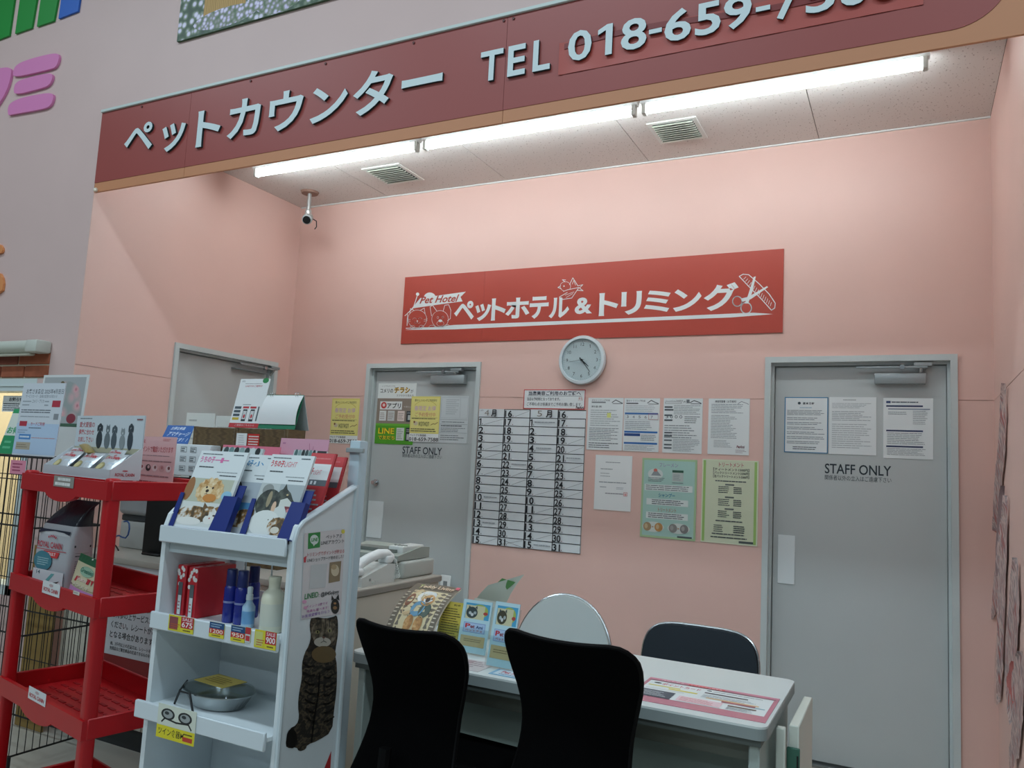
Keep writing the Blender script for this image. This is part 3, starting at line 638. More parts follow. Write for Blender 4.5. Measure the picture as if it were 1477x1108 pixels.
# ---- notices
def back_sheet(name, label, quad, mat=LAM, pl=BW, th=.0015, lift=.001, cat='notice', group=None):
    return sheet(name, label, cat, pl, *pl.box(*quad), th, mat, lift, group)
DK = '#3d454c'
o, p = back_sheet('price_notice', 'white price list notice at the left of the upper row, touching its neighbour', (847.5, 574, 898.5, 649.5))
p.text(.1, .03, .62, .065, '犬のトリミング料金', DK).rect(.1, .075, .5, .1, '#7b8388').line([(.68, .09), (.78, .04), (.9, .08), (.97, .1)], .02, DK).line([(.7, .11), (.97, .11)], .015, DK).text(.1, .15, .4, .19, '料金表', DK)
p.rows(.08, .22, .92, .55, 8, '#9aa4a8', .3).rect(.55, .29, .66, .38, '#dfe58c').rows(.06, .57, .93, .83, 8, '#747d84', .35).rows(.06, .85, .9, .97, 3, '#6a7278', .4); p.build(o)
o, p = back_sheet('price_notice', 'white notice with blue header bars, second in the upper row', (899.5, 574.5, 951, 651.5))
p.text(.06, .03, .6, .07, '猫のトリミング料金', DK).rect(.06, .09, .4, .11, DK).line([(.66, .09), (.76, .04), (.88, .08), (.96, .1)], .02, DK).line([(.68, .11), (.96, .11)], .015, DK)
for y in (.275, .62, .83): p.rect(.03, y, .96, y+.035, '#2f6db0')
p.rect(.03, .665, .48, .715, '#274a86').frame(.03, .30, .97, .41, .006, '#9aa4a8').frame(.70, .29, .97, .40, .008, '#c05a50').rows(.05, .13, .9, .26, 4, '#aab2b6', .25).rows(.05, .43, .95, .6, 5, '#8a949a', .3).rows(.5, .68, .96, .8, 4, '#7a8288', .35).rows(.05, .88, .9, .98, 4, '#8a949a', .3)
for i in range(5): p.text(.08+.17*i, .33, .14+.17*i, .38, str(3+i), '#6a7278')
p.build(o)
o, p = back_sheet('course_notice', 'white notice with dark underlined headings, third in the upper row', (956.5, 574.7, 1013, 654))
p.text(.04, .03, .5, .06, 'ペットホテルご利用料金', DK).frame(.04, .065, .46, .1, .008, DK).text(.5, .045, .58, .085, '犬', DK).text(.58, .02, .67, .09, '猫', DK, .03).line([(.68, .08), (.78, .04), (.9, .07), (.96, .09)], .02, DK).line([(.7, .1), (.96, .1)], .015, DK)
for y in (.15, .2, .3, .39): p.rect(.03, y, .24+.02*math.sin(y*40), y+.028, '#4c565c')
p.rows(.27, .12, .97, .3, 6, '#858f94', .3).rows(.55, .32, .96, .46, 4, '#6f787e', .35).rows(.04, .48, .96, .74, 6, '#7c868c', .3)
for y in (.62, .68, .76, .84, .9): p.rect(.04, y, .24, y+.025, '#565f66')
p.rows(.27, .74, .96, .97, 8, '#8a9499', .3)
for i in range(4): p.text(.06+.12*i, .31, .13+.12*i, .37, '3000'[i]+'円'[:0] or '0', '#565f66')
p.build(o)
o, p = back_sheet('agreement_notice', 'glossy white notice with a reddish signature, rightmost of the upper row', (1021.5, 575.2, 1081, 656))
p.text(.16, .03, .68, .075, '美容同意書（お客様用）', DK, .01).line([(.72, .09), (.8, .05), (.92, .08), (.97, .1)], .015, '#8a9096').rows(.07, .09, .9, .27, 6, '#78828a', .3).rows(.07, .29, .72, .72, 15, '#808a90', .3).rows(.15, .74, .6, .88, 6, '#8a9499', .3).text(.70, .83, .90, .88, 'PetAmi', '#6b2d38', .03, .3).rows(.68, .9, .94, .97, 3, '#9a8a90', .3); p.build(o)
o, p = back_sheet('plain_letter', 'plain white sheet with faint lines and a red stamp, lower left of the notices', (858, 657, 911, 736.5), PAPER)
p.rows(.28, .12, .7, .14, 1, '#78828a', .5, .1).rows(.15, .24, .55, .27, 1, '#9aa4a8', .5).rows(.15, .31, .5, .41, 2, '#9aa4a8', .22).rows(.12, .48, .88, .51, 1, '#8a9499', .5, .1).rows(.15, .57, .35, .6, 1, '#9aa4a8', .5).rows(.6, .57, .86, .62, 2, '#9aa4a8', .3).rows(.3, .68, .8, .71, 1, '#8a8a92', .5, .1).frame(.8, .66, .9, .73, .012, '#d78f92').ell(.85, .70, .03, .02, '#dba0a0'); p.build(o)
o, p = back_sheet('treatment_poster', 'pale blue green shampoo and treatment poster with small round photos', (925, 662, 1004.5, 777.5), M('#a9cfc6', .35, coat=.6, bump=.15, bscale=8))
GB = '#a8c79a'
p.frame(0, 0, 1, 1, .035, GB); p.text(.32, .055, .66, .105, 'フレーメン', '#9a8fb0', .01)
p.ell(.25, .2, .14, .07, '#cfd9d6').poly([(.17, .22), (.25, .13), (.36, .22)], '#8b9498').ell(.25, .15, .035, .02, '#c86d60').rows(.12, .24, .42, .3, 3, '#6f797e', .4)
p.rect(.56, .14, .76, .17, '#2f5d4a').rect(.56, .17, .76, .28, '#b9c4c0').rows(.58, .19, .74, .27, 4, '#8d979a', .4).rows(.56, .29, .8, .31, 1, '#7c868a', .5)
p.rect(.06, .33, .93, .41, '#dbe5e2').rows(.08, .335, .92, .405, 3, '#5a646a', .4, .1)
p.text(.32, .435, .62, .49, 'シャンプー', '#2f7fa0', .02).rect(.10, .51, .86, .59, '#dbe5e2').rows(.2, .515, .78, .585, 3, '#4e585e', .45, .15)
p.text(.32, .62, .65, .67, 'トリートメント', '#b0806a', .015).rect(.10, .68, .86, .76, '#dbe5e2').rows(.14, .685, .8, .755, 3, '#4e585e', .45, .15)
for x0_ in (.06, .52):
    p.rect(x0_, .80, x0_+.38, .93, '#d8e2de') if False else p.ell(x0_+.18, .865, .20, .065, '#d3ddd8', 22)
for x, c_ in ((.13, '#a98f6a'), (.34, '#b98a52'), (.60, '#8a8a86'), (.80, '#7c7c7c')): p.ell(x, .865, .075, .055, c_).ell(x-.02, .86, .03, .03, '#c7b48e' if x < .5 else '#a5a5a2')
for x in (.235, .70): p.poly([(x-.015, .855), (x+.02, .865), (x-.015, .875)], '#b07a4a')
p.rect(.68, .955, .94, .975, '#4a555a'); p.build(o)
o, p = back_sheet('treatment_price_poster', 'cream and green treatment price poster at the lower right of the notices', (1012, 663.5, 1093.5, 785), M('#d3dcc0', .35, coat=.6, bump=.15, bscale=8))
p.frame(0, 0, 1, 1, .02, '#dbe3c8').rect(.02, .015, .065, .985, '#9cc46f').rect(.93, .015, .975, .985, '#9cc46f').text(.30, .035, .74, .085, 'トリートメント', '#b5606a', .015)
for i, t in enumerate(('ティートメント1500円', 'パックトリートメント2200円', '泡パックトリートメント3300円')): p.text(.20, .10+.042*i, .84, .135+.042*i, '【'+t+'】', '#2f3438', .015)
p.rows(.24, .245, .8, .27, 1, '#4a5256', .5, .1)
for y in (.29, .44, .58):
    p.rect(.42, y, .58, y+.018, '#6a7470').rows(.30, y+.025, .52, y+.115, 4, '#4a5256', .42, .3).rows(.57, y+.03, .72, y+.115, 4, '#3d454a', .5, .1)
p.rows(.26, .72, .74, .745, 1, '#4a5256', .5, .1).rows(.23, .775, .42, .87, 4, '#4a5256', .4, .3).rows(.58, .775, .78, .87, 4, '#3d454a', .5, .1).rows(.2, .875, .8, .9, 1, '#4a5256', .5, .1).rows(.18, .915, .84, .94, 1, '#3d454a', .5, .05).rect(.68, .955, .93, .98, '#4a5554'); p.build(o)
# ---- papers on the doors
BL3 = PL((0, .045, 0))
o, p = back_sheet('policy_notice', 'laminated notice with a blue border, left one on the right door', (1131.5, 573, 1194.5, 653.5), LAM, BL3)
p.frame(0, 0, 1, 1, .022, '#3f7fa8').ell(.34, .11, .035, .025, '#3a4850').text(.42, .09, .69, .135, '基本方針', '#2c363c', .02).rows(.35, .18, .65, .2, 1, '#6fa0b8', .5, .1).rows(.06, .23, .93, .33, 4, '#6a747a', .35, .15)
for i in range(6): p.rows(.06, .36+.085*i, .94, .42+.085*i, 2, '#78828a', .35, .3)
p.rows(.2, .88, .76, .95, 2, '#5a646a', .4, .1); p.build(o)
o, p = back_sheet('policy_notice', 'laminated notice shining with a bright reflection, middle one on the right door', (1196, 573, 1264, 656), LAM, BL3)
p.rows(.3, .04, .6, .06, 1, '#6a747a', .5, .1).rows(.06, .1, .94, .2, 4, '#98a2a8', .3).rows(.06, .24, .94, .42, 6, '#8a949a', .3).rows(.06, .46, .94, .9, 12, '#a2acb0', .3); p.build(o)
o, p = back_sheet('policy_notice', 'laminated notice with dark blue heading bars, right one on the right door', (1274, 574.5, 1346, 662), LAM, BL3)
p.rect(.06, .05, .15, .085, '#2a3d70').rows(.17, .05, .75, .085, 1, '#4a5460', .5, .1)
for y, x1 in ((.12, .80), (.53, .80), (.79, .80)): p.rect(.06, y, x1, y+.026, '#24345c')
p.rect(.1, .175, .94, .19, '#6a7a90').rows(.1, .22, .5, .28, 2, '#7a848c', .3).rows(.6, .2, .9, .44, 8, '#8a949a', .3).rows(.08, .57, .92, .77, 7, '#7a848c', .3).rows(.08, .83, .88, .95, 5, '#7a848c', .3); p.build(o)
def yellow(o, p, phone=True):
    p.rect(0, 0, 1, .82, '#ded577').rect(.03, .03, .97, .80, '#e3dc88').text(.12, .06, .88, .115, '夏のトリミングご予約受付', '#5a5638', .01).ring(.5, .26, .40, .17, .012, '#b9a844', 20, 200, 340)
    p.text(.12, .21, .86, .32, '春限定 お得', '#c9a9c2', .01).text(.16, .355, .86, .45, 'ご予約受付中', '#cf9c70', .015).rect(.04, .47, .94, .475, '#7a7444').rows(.05, .475, .94, .51, 1, '#5c5a38', .5, .1)
    p.ell(.2, .60, .075, .045, '#cfc4a4').ell(.15, .57, .03, .025, '#8b5a3c').text(.3, .56, .66, .66, 'wanwan', '#5a5638', .0, .3).line([(.72, .63), (.8, .6), (.86, .61), (.95, .57)], .018, '#8b6f44').rows(.04, .70, .95, .79, 2, '#5c5a38', .45, .1)
    p.text(.02, .835, .58, .885, 'ペットアミ秋田店', '#20262a', .015).text(.0, .905, 1.0, .985, '018-659-7588', '#15191c', .014); p.build(o)
o, p = back_sheet('reservation_poster', 'yellow reservation poster on the pink wall left of the notice covered door', (477.5, 575, 517.5, 640), PAPER); yellow(o, p)
o, p = back_sheet('reservation_poster', 'yellow reservation poster stuck on the middle door', (592.5, 572, 634.5, 637.5), PAPER, BL3, .0012, .0045); yellow(o, p)
o, p = back_sheet('form_sheet', 'pale printed form sheet right of the yellow poster on the middle door', (634.5, 571.5, 675.5, 639.5), M('#c9d1d3', .45), BL3)
p.frame(.03, .03, .97, .47, .008, '#a9b1b5').rect(.7, .04, .71, .46, '#a9b1b5').rows(.2, .06, .68, .4, 8, '#a4adb2', .3).rows(.08, .54, .9, .57, 1, '#6a747a', .5, .1).rows(.06, .62, .8, .65, 1, '#3d454c', .6, .1)
for y in (.5, .6, .78): p.rect(.02, y, .98, y+.006, '#7a848a')
p.rows(.06, .67, .94, .77, 3, '#6a747a', .35).rows(.06, .82, .94, .95, 3, '#6a747a', .35); p.build(o)
o, p = back_sheet('app_poster', 'tall flyer poster in white, brown and green bands on the middle door', (543.5, 553, 598.5, 641), M('#e4e9e6', .4), BL3, .0012)
p.rect(0, 0, 1, .25, '#e2e8e6').text(.1, .035, .45, .06, 'いつでもどこでも', '#6a7276').text(.06, .09, .40, .16, 'コメリの', '#1d2326', .02).text(.43, .065, .84, .165, 'チラシ', '#e0b21e', .06).text(.43, .065, .84, .165, 'チラシ', '#2a2410', .005).text(.86, .10, .93, .16, 'が', '#1d2326').text(.5, .185, .94, .22, 'スマホから見れる', '#2a3034')
p.rect(0, .25, 1, .665, '#8d8074').rect(.08, .30, .66, .435, '#e3e8e6').ell(.18, .365, .075, .055, '#c4403c').ell(.18, .362, .035, .026, '#ecd9d4').text(.27, .325, .63, .415, 'アプリ', '#1d2326', .025).text(.70, .375, .98, .40, 'で買えます', '#d9d4cc')
for x, c_ in ((.08, '#d9dedc'), (.30, '#c6ccca'), (.56, '#e2d3cc')): p.rect(x, .455, x+.18, .62, c_).rows(x+.02, .48, x+.16, .6, 4, '#9a8f8c', .4)
p.rect(.79, .455, .99, .63, '#2c3438').rows(.81, .47, .97, .50, 2, '#aab2b4', .4).rect(.83, .52, .95, .60, '#b8c0c0')
p.rect(0, .665, 1, 1, '#4ea020').rect(0, .665, 1, .70, '#68b435').text(.08, .74, .50, .835, 'LINE', '#1c2a0c', .08).text(.08, .74, .50, .835, 'LINE', '#e8d11e', .03).text(.09, .86, .52, .93, 'で友だち', '#1c2a0c', .09).text(.09, .86, .52, .93, 'で友だち', '#e8d11e', .02)
p.rect(.56, .73, .76, .935, '#cfd6d2').rows(.58, .75, .74, .92, 6, '#8a948e', .4).rect(.80, .725, .99, .94, '#2c3438').rect(.83, .83, .96, .92, '#b8c0c0').rows(.82, .745, .97, .80, 2, '#aab2b4', .4); p.build(o)
# ---- torn covering on the right wall
def shard(root, pts, cols, lift=.004, name='torn_strip'):
    q = [RW.px(u, v) for u, v in pts]; n = len(q)//2; L, R_ = q[:n], q[n:][::-1]
    rj = random.Random(int(q[0][1]*1e4)); L2_, R2_ = [], []
    for i in range(n-1):
        for s_ in range(5):
            t_ = s_/5; j1, j2 = rj.uniform(-.012, .012), rj.uniform(-.014, .014); pin = math.sin(math.pi*((i+t_)/(n-1)))**.35
            a_, b2_ = Vector(L[i]).lerp(Vector(L[i+1]), t_), Vector(R_[i]).lerp(Vector(R_[i+1]), t_); m_ = (a_+b2_)/2
            a_, b2_ = m_+(a_-m_)*(.15+.85*pin), m_+(b2_-m_)*(.15+.85*pin); L2_.append((a_.x+j1, a_.y)); R2_.append((b2_.x+j2, b2_.y))
    L, R_ = L2_+[((L[-1][0]+R_[-1][0])/2-.002, L[-1][1])], R2_+[((L[-1][0]+R_[-1][0])/2+.002, R_[-1][1])]
    mb = MB(); seg = len(L); vs = []
    for i in range(seg):
        a, b = Vector(L[i]), Vector(R_[i]); cu = .004*math.sin(i*1.7+L[0][1]*9)
        for k in range(4):
            t = k/3; x, y = a*(1-t)+b*t; vs.append(RW.M() @ Vector((x, y, lift+.002+abs(cu)*.5+.016*(1-t)**1.5)))
    fs_ = []; 
    for i in range(seg-1):
        for k in range(3): fs_.append((i*4+k, i*4+k+1, i*4+k+5, i*4+k+4))
    mb.add(vs, fs_, 0, True); return W(root, name, cols, mb)
tw_ = thing('torn_wallpaper', 'torn and peeling strips of wall covering on the right wall', 'torn wallpaper', (WX, -.5, .3))
TRM = ramp_mat('torn_print', 'noise', 22, ((.38, '#a98a85'), (.47, '#d9beb8'), (.55, '#8f8688'), (.66, '#b5605a')), .6, stretch=(1, 3, .6))
TR2 = M('#d1aca2', .6, var=.12, scale=20); TR3 = M('#8d7374', .7, var=.2, scale=30); TR4 = M('#b5605a', .6, var=.15, scale=20)
shard(tw_, [(1453, 553), (1451.5, 600), (1448, 650), (1443, 700), (1438.5, 765), (1441, 770), (1447, 710), (1452, 660), (1454.5, 605), (1454, 553)], TRM)
shard(tw_, [(1456, 715), (1452, 760), (1450, 810), (1448, 860), (1445, 1015), (1448, 1015), (1453, 865), (1455, 810), (1456, 765), (1457, 715)], TRM)
shard(tw_, [(1453, 740), (1447, 790), (1442, 840), (1436.5, 892), (1441, 892), (1449, 845), (1453, 800), (1456, 745)], TRM)
shard(tw_, [(1451, 700), (1446, 780), (1444, 830), (1449, 832), (1452, 785), (1453, 702)], TR3)
shard(tw_, [(1470, 805), (1465, 870), (1460, 930), (1459, 985), (1463, 1040), (1470, 1040), (1468, 985), (1471, 930), (1474, 870), (1472, 805)], TRM)
shard(tw_, [(1474, 940), (1470, 980), (1471, 1040), (1462, 1108), (1474, 1108), (1479, 1040), (1481, 985), (1483, 940)], TRM)
shard(tw_, [(1467, 955), (1462, 985), (1468, 1010), (1476, 1006), (1478, 985), (1473, 957)], TR4)
shard(tw_, [(1446, 910), (1444, 960), (1442, 1012), (1446, 1014), (1450, 965), (1450, 912)], TR2)
# ================================================================== service counter
CTOP = .85; CX0, CX1, CY0, CY1 = .24, 1.99, -1.70, -1.03
CREAM = M('#cdc8ba', .5, var=.02, scale=3); CTOPM = M('#aaa59b', .4, var=.04, scale=5)
ct = thing('service_counter', 'long cream service counter behind the display racks', 'counter', ((CX0+CX1)/2, -1.36, 0))
W(ct, 'body', CREAM, MB().box(CX0+.02, CX1-.012, CY0+.02, CY1-.01, .10, CTOP-.03))
for a, b_ in ((CX0+.022, .88), (.883, 1.43), (1.433, CX1-.014)): W(ct, 'front_panel', CREAM, MB().rbox(a, b_, CY0+.008, CY0+.02, .105, CTOP-.032, .002, 1))
W(ct, 'end_panel', CREAM, MB().rbox(CX1-.012, CX1-.002, CY0+.02, CY1-.01, .0, CTOP-.032, .002, 1))
W(ct, 'plinth', M('#2c3132', .6), MB().box(CX0+.05, CX1-.015, CY0+.045, CY1-.04, 0, .10))
W(ct, 'worktop', CTOPM, MB().rbox(CX0, CX1+.008, CY0-.004, CY1, CTOP-.03, CTOP, .006, 2))
W(ct, 'edge_band', M('#8f8b82', .45), MB().box(CX1+.007, CX1+.0095, CY0, CY1-.004, CTOP-.025, CTOP-.006))
# receipt notice on the counter front
FP = PL((0, CY0+.0075, 0))
o, p = sheet('receipt_notice', 'grey notice about returns and receipts on the counter front', 'notice', FP, .585, .33, 1.20, .82, .003, M('#c3c6ca', .45), lift=.0005)
cw = .0275
def ctext(txt, z, h_, x0=.625, k=1.0):
    p.text((x0-.585)/p.w, 1-(z+h_/2-.33)/p.h, (x0-.585+cw*k*len(txt))/p.w, 1-(z-h_/2-.33)/p.h, txt, '#23272b', .012)
for i, t in enumerate(('せず必ずレシートを保管く', 'さい。返品交換の際は、アプ', 'ご持参の上サービスカウンタ', 'ください。レシートがご提示', 'となる場合があります。')): ctext(t, .690-.0455*i-.008, .032, .625-.002*i)
ctext('尚、2千円以上の返品又は、レシートをお持ち', .459, .017, .628, .55); ctext('免税品など衛生商品の返品できるものをご', .438, .017, .626, .55)
p.rect(0, .84, 1, 1, '#7e1417').poly([(.56, .92), (.58, .87), (.60, .87), (.60, .93), (.585, .93)], '#c9cdd0')
for i in range(3): p.poly([(.58+.045*i, .955), (.588+.045*i, .885), (.612+.045*i, .885), (.606+.045*i, .955)], '#c9cdd0')
p.rect(.72, .935, .80, .955, '#c9cdd0'); p.build(o)
# ------------------------------------------------------------------ things on the counter
z = CTOP
WOOD = ramp_mat('dark_wood', 'wave', 9, ((0, '#5f4d33'), (.6, '#6b583b'), (1, '#54432d')), .55, stretch=(.4, 1, 3), distort=5)
cb_ = thing('wooden_shelf_box', 'dark brown wooden box unit standing on the counter behind the brochures', 'box', (1.12, -1.38, z))
for a, b_ in ((.79, 1.085), (1.088, 1.40)):
    W(cb_, 'side_board', WOOD, MB().rbox(a, a+.018, -1.48, -1.36, z, 1.487, .002, 1).rbox(b_-.018, b_, -1.48, -1.36, z, 1.487, .002, 1))
    W(cb_, 'front_board', WOOD, MB().rbox(a+.0185, b_-.0185, -1.48, -1.462, z, 1.484, .002, 1))
    W(cb_, 'top_board', WOOD, MB().rbox(a+.0185, b_-.0185, -1.461, -1.36, 1.466, 1.484, .002, 1))
FB = PL((0, -1.481, 0))
o, p = sheet('price_card', 'small white card on the front of the wooden box beside a red label', 'card', FB, *FB.box(341, 625, 356, 645), .001, PAPER, lift=.0005); p.rows(.2, .1, .8, .9, 5, '#c2c8ca', .3); p.build(o)
o, p = sheet('red_label', 'red label with white print on the front of the wooden box', 'label', FB, *FB.box(357, 626, 374, 645), .001, M('#c4332c', .5), lift=.0005); p.rows(.1, .1, .95, .9, 4, '#e6dcd8', .45, .1); p.build(o)
# leaning code card on the box
tl = PL((0, -1.44, 1.488), (1, 0, 0), (0, math.sin(.22), math.cos(.22)))
a = tl.px(331, 613)[0]; b_ = tl.px(373, 617)[0]; c_ = tl.px(366, 547)[1]
o, p = sheet('app_card', 'white tilted information card with red foot and phone pictures on the wooden box', 'card stand', tl, a, 0, b_, c_, .003, PAPER)
p.rows(.06, .03, .2, .07, 2, '#8a9094', .4).ell(.86, .035, .10, .055, '#2f8a4e').text(.22, .13, .8, .17, 'LINEでのご登録が', '#c86a70', .01).rows(.2, .09, .8, .11, 1, '#8a9094', .4, .1).rows(.3, .52, .6, .545, 1, '#8a9094', .5, .1)
for i in range(4): p.rect(.05, .57+.075*i, .27, .62+.075*i, '#4d5a63' if i < 3 else '#c9b23c')
for x in (.33, .58): p.rect(x, .57, x+.2, .61, '#c2414a').rect(x+.03, .63, x+.17, .87, '#2a3238').rect(x+.045, .66, x+.155, .83, '#d5d9da').ell(x+.1, .77, .035, .04, '#c2414a')
p.rect(.84, .57, .88, .86, '#59646b').rect(0, .91, 1, 1, '#c23d42').text(.2, .93, .85, .97, 'ご登録はこちらから', '#e8d2d2'); p.build(o)
MB().prism([(0, .001), (0, c_*.55), (-.075, .001+.075*math.tan(.22))], lambda q, r_, t: (t, r_, q), (b_-a)/2-.001, (b_-a)/2+.001).build('strut', PAPER, o)
# desk calendar
dc = thing('desk_calendar', 'blank white spiral desk calendar with green foot on the wooden box', 'calendar', (1.30, -1.38, 1.486))
cx0 = onY(381, 605, -1.42).x; cx1 = onY(434, 605, -1.42).x; ch_ = .165
def pg(y0, s, h0, h1, off): return lambda i, j: Vector((cx0+(cx1-cx0)*i+.012*s*(1-j)*0, y0+.045*j-.014*math.sin(j*3.14)*s, 1.487+h0+(h1-h0)*j))
W(dc, 'page', PAPER, MB().grid(pg(-1.457, 1, .022, ch_, 0), 6, 8, 0, lambda i, j: pg(-1.457, 1, .022, ch_, 0)(i, j)+Vector((0, .002, 0))))
W(dc, 'front_stand', M('#1f7a58', .5), MB().grid(lambda i, j: Vector((cx0+(cx1-cx0)*i, -1.462+.045*j+.004, 1.487+ch_*j)), 1, 1, 0, lambda i, j: Vector((cx0+(cx1-cx0)*i, -1.459+.045*j+.004, 1.487+ch_*j))))
W(dc, 'rear_stand', M('#b9c6c6', .5), MB().grid(lambda i, j: Vector((cx0+(cx1-cx0)*i, -1.362-.05*j, 1.487+ch_*j)), 1, 1, 0, lambda i, j: Vector((cx0+(cx1-cx0)*i, -1.359-.05*j, 1.487+ch_*j))))
for t in (.13, .19, .81, .87): W(dc, 'ring', CHROME, MB().tube([(cx0+(cx1-cx0)*t, -1.413+.011*math.cos(k*.7), 1.487+ch_+.011*math.sin(k*.7)) for k in range(9)], .0013, 5, closed=True))
# papers standing behind
S1 = PL((0, -1.25, 0)); g_ = M('#dfe2dc', .6)
o, p = sheet('white_form', 'white printed sheet standing before the left door, left one of two', 'paper', S1, S1.box(268, 596, 309, 640)[0], z+.001, S1.box(268, 596, 309, 640)[2], S1.box(268, 596, 309, 640)[3], .002, g_); p.rows(.1, .04, .4, .07, 1, '#b6b8b4', .4).rows(.1, .12, .9, .45, 7, '#c0c2bd', .25); p.build(o)
MB().prism([(0, 0), (0, .1), (-.07, 0)], lambda q, r_, t: (t, r_, q), .02, .022).build('strut', ACR, o)
o, p = sheet('white_form', 'white printed sheet standing before the left door, right one half behind the card', 'paper', S1, S1.box(310.5, 600, 334, 640)[0], z+.001, S1.box(310.5, 600, 337, 640)[2], S1.box(310, 600, 334, 640)[3], .002, g_); p.rows(.1, .06, .9, .45, 7, '#c0c2bd', .25); p.build(o)
MB().prism([(0, 0), (0, .1), (-.07, 0)], lambda q, r_, t: (t, r_, q), .02, .022).build('strut', ACR, o)
t = thing('white_tray', 'white plastic tray stand with printed front behind the pink notice', 'tray', (.66, -1.42, z))
tq = PL((0, -1.55, 0)); a, b0, b_, c_ = tq.box(246, 641, 302, 690); b0 = max(b0, 1.245)
W(t, 'post', M('#c8ccca', .4), MB().box(b_-.09, b_-.03, -1.535, -1.49, z, b0-.0005))
W(t, 'tray_box', RACKW, MB().rbox(a, b_, -1.55, -1.485, b0, c_, .006, 2))
p = PR(b_-a, c_-b0); 
for i in range(2):
    for j in range(3): p.frame(.24+.25*i, .08+.3*j, .40+.25*i, .26+.3*j, .012, '#9aa2a6').rows(.26+.25*i, .11+.3*j, .38+.25*i, .24+.3*j, 2, '#6c7479', .5)
p.mb.v = [(a+x, -1.5502-zz_, b0+y) for x, y, zz_ in p.mb.v]; p.mb.build('print', p.cols, t, world=True)
# blue sign on the tray
tq = PL((0, -1.50, c_), (1, 0, 0), (0, math.sin(.7), math.cos(.7)))
xa, xb = tq.px(235, 634)[0], tq.px(275, 636)[0]
bs = MB(); hh = tq.px(246, 614)[1]
o = MB().prism([(-.045, hh), (xb-xa-.055, hh), (xb-xa, 0), (0, 0)], lambda p_, q_, t_: (p_, q_, t_), 0, .003).build('blue_sign', M('#1e5fa8', .4), None, M4=tq.M(xa, 0, 0.0)); tag(o, 'tilted blue sign with white lettering on the tray edge', 'sign')
p = PR(xb-xa, hh); p.z = .0034; p.text(.0, .08, .55, .28, 'お会計前に', '#d5e2ee', .02).text(.06, .36, .80, .62, 'ヤマダカード', '#d5e2ee', .02) if False else (p.text(.0, .08, .50, .27, 'お得な特典', '#d5e2ee', .02), p.text(.04, .36, .80, .62, 'アマチャージ', '#d5e2ee', .02), p.text(.16, .70, .88, .90, 'できます！！', '#d5e2ee', .02)); p.build(o, 'lettering')
# monitor seen from behind, label printer, cables
t = thing('monitor', 'black monitor turned away on the counter beside the white rack', 'monitor', (.70, -1.51, z))
W(t, 'screen_housing', BLACK, MB().rbox(.568, .83, -1.53, -1.49, .852, 1.235, .006, 2)); W(t, 'rear_bulge', BLACK, MB().rbox(.61, .77, -1.4895, -1.485, .93, 1.15, .002, 1)); W(t, 'stand', BLACK, MB().rbox(.60, .72, -1.56, -1.5305, z, .862, .005, 1))
t = thing('label_printer', 'grey desktop printer on the counter left of the black monitor', 'printer', (.33, -1.32, z))
GP = M('#a9adb0', .45); 
W(t, 'lower_unit', M('#b9bab6', .5), MB().rbox(.275, .47, -1.44, -1.30, z, .99, .01, 2)); W(t, 'body', GP, MB().rbox(.265, .485, -1.46, -1.29, 1.02, 1.20, .03, 4)); W(t, 'lid_line', M('#7d8284', .5), MB().box(.29, .46, -1.4615, -1.459, 1.145, 1.149)); W(t, 'tray', M('#3a3f42', .5), MB().rbox(.28, .47, -1.44, -1.30, .99, 1.02, .004, 1))
cb2 = MB().tube([(.38+.05*math.sin(s*.5), -1.50-.01*s*.1, .99-.012*s+.02*math.sin(s)) for s in range(11)], .004, 6).build('blue_cable', M('#2b4e86', .5)); tag(cb2, 'blue cable hanging down from the printer on the counter', 'cable')
cb2 = MB().tube([(.30+.02*s, -1.56, .855+.03*math.sin(s*.9)**2) for s in range(8)], .004, 6).build('black_cable', BLK); tag(cb2, 'black cable lying on the counter before the printer', 'cable')
# ------------------------------------------------------------------ telephones
PHW = M('#cdd2ce', .4); PHG = M('#b4bab4', .4)
t = thing('telephone', 'white desk telephone with coiled cord at the counter end', 'telephone', (1.87, -1.5, z))
x0, x1, y0, y1 = 1.74, 1.965, -1.60, -1.37
base = W(t, 'base', PHW, MB().prism([(y0, z), (y1, z), (y1, z+.075), (y1-.05, z+.08), (y0, z+.035)], lambda p_, q_, s: (s, p_, q_), x0, x1))
W(t, 'keypad_panel', PHG, MB().prism([(y0+.02, z+.0405), (y1-.06, z+.0766), (y1-.06, z+.078), (y0+.02, z+.042)], lambda p_, q_, s: (s, p_, q_), x0+.015, x1-.085))
for i in range(4):
    for j in range(3):
        f_ = (i+.5)/5; yy = y0+.03+f_*.13; zz = z+.044+f_*.13*.265; W(t, 'key', PHW, MB().rbox(x0+.028+.032*j, x0+.05+.032*j, yy, yy+.014, zz, zz+.006, .001, 1))
hx = x1-.035; hp = [(hx, y0-.005, z+.058), (hx, y0+.025, z+.088), (hx, y0+.08, z+.106), (hx, y1-.08, z+.120), (hx, y1-.02, z+.116), (hx, y1+.01, z+.096)]
W(t, 'handset', WHITE, MB().tube(hp, .021, 10).rbox(hx-.027, hx+.027, y0-.02, y0+.03, z+.042, z+.075, .012, 3).rbox(hx-.027, hx+.027, y1-.05, y1, z+.078, z+.112, .012, 3))
cord = []
ctrl = [Vector((hx, y1+.008, z+.10)), Vector((x1-.02, y1+.025, z+.085)), Vector((x1+.0, y1+.03, z+.02)), Vector((x1-.01, y1-.04, z+.015)), Vector((x1-.005, y1-.16, z+.014))]
for s in range(241):
    u_ = s/240*(len(ctrl)-1); i = min(int(u_), len(ctrl)-2); f_ = u_-i; c_ = ctrl[i].lerp(ctrl[i+1], f_*f_*(3-2*f_)); a_ = s*.9
    cord.append(c_+Vector((.007*math.cos(a_), .007*math.sin(a_)*.5, .007*math.sin(a_))))
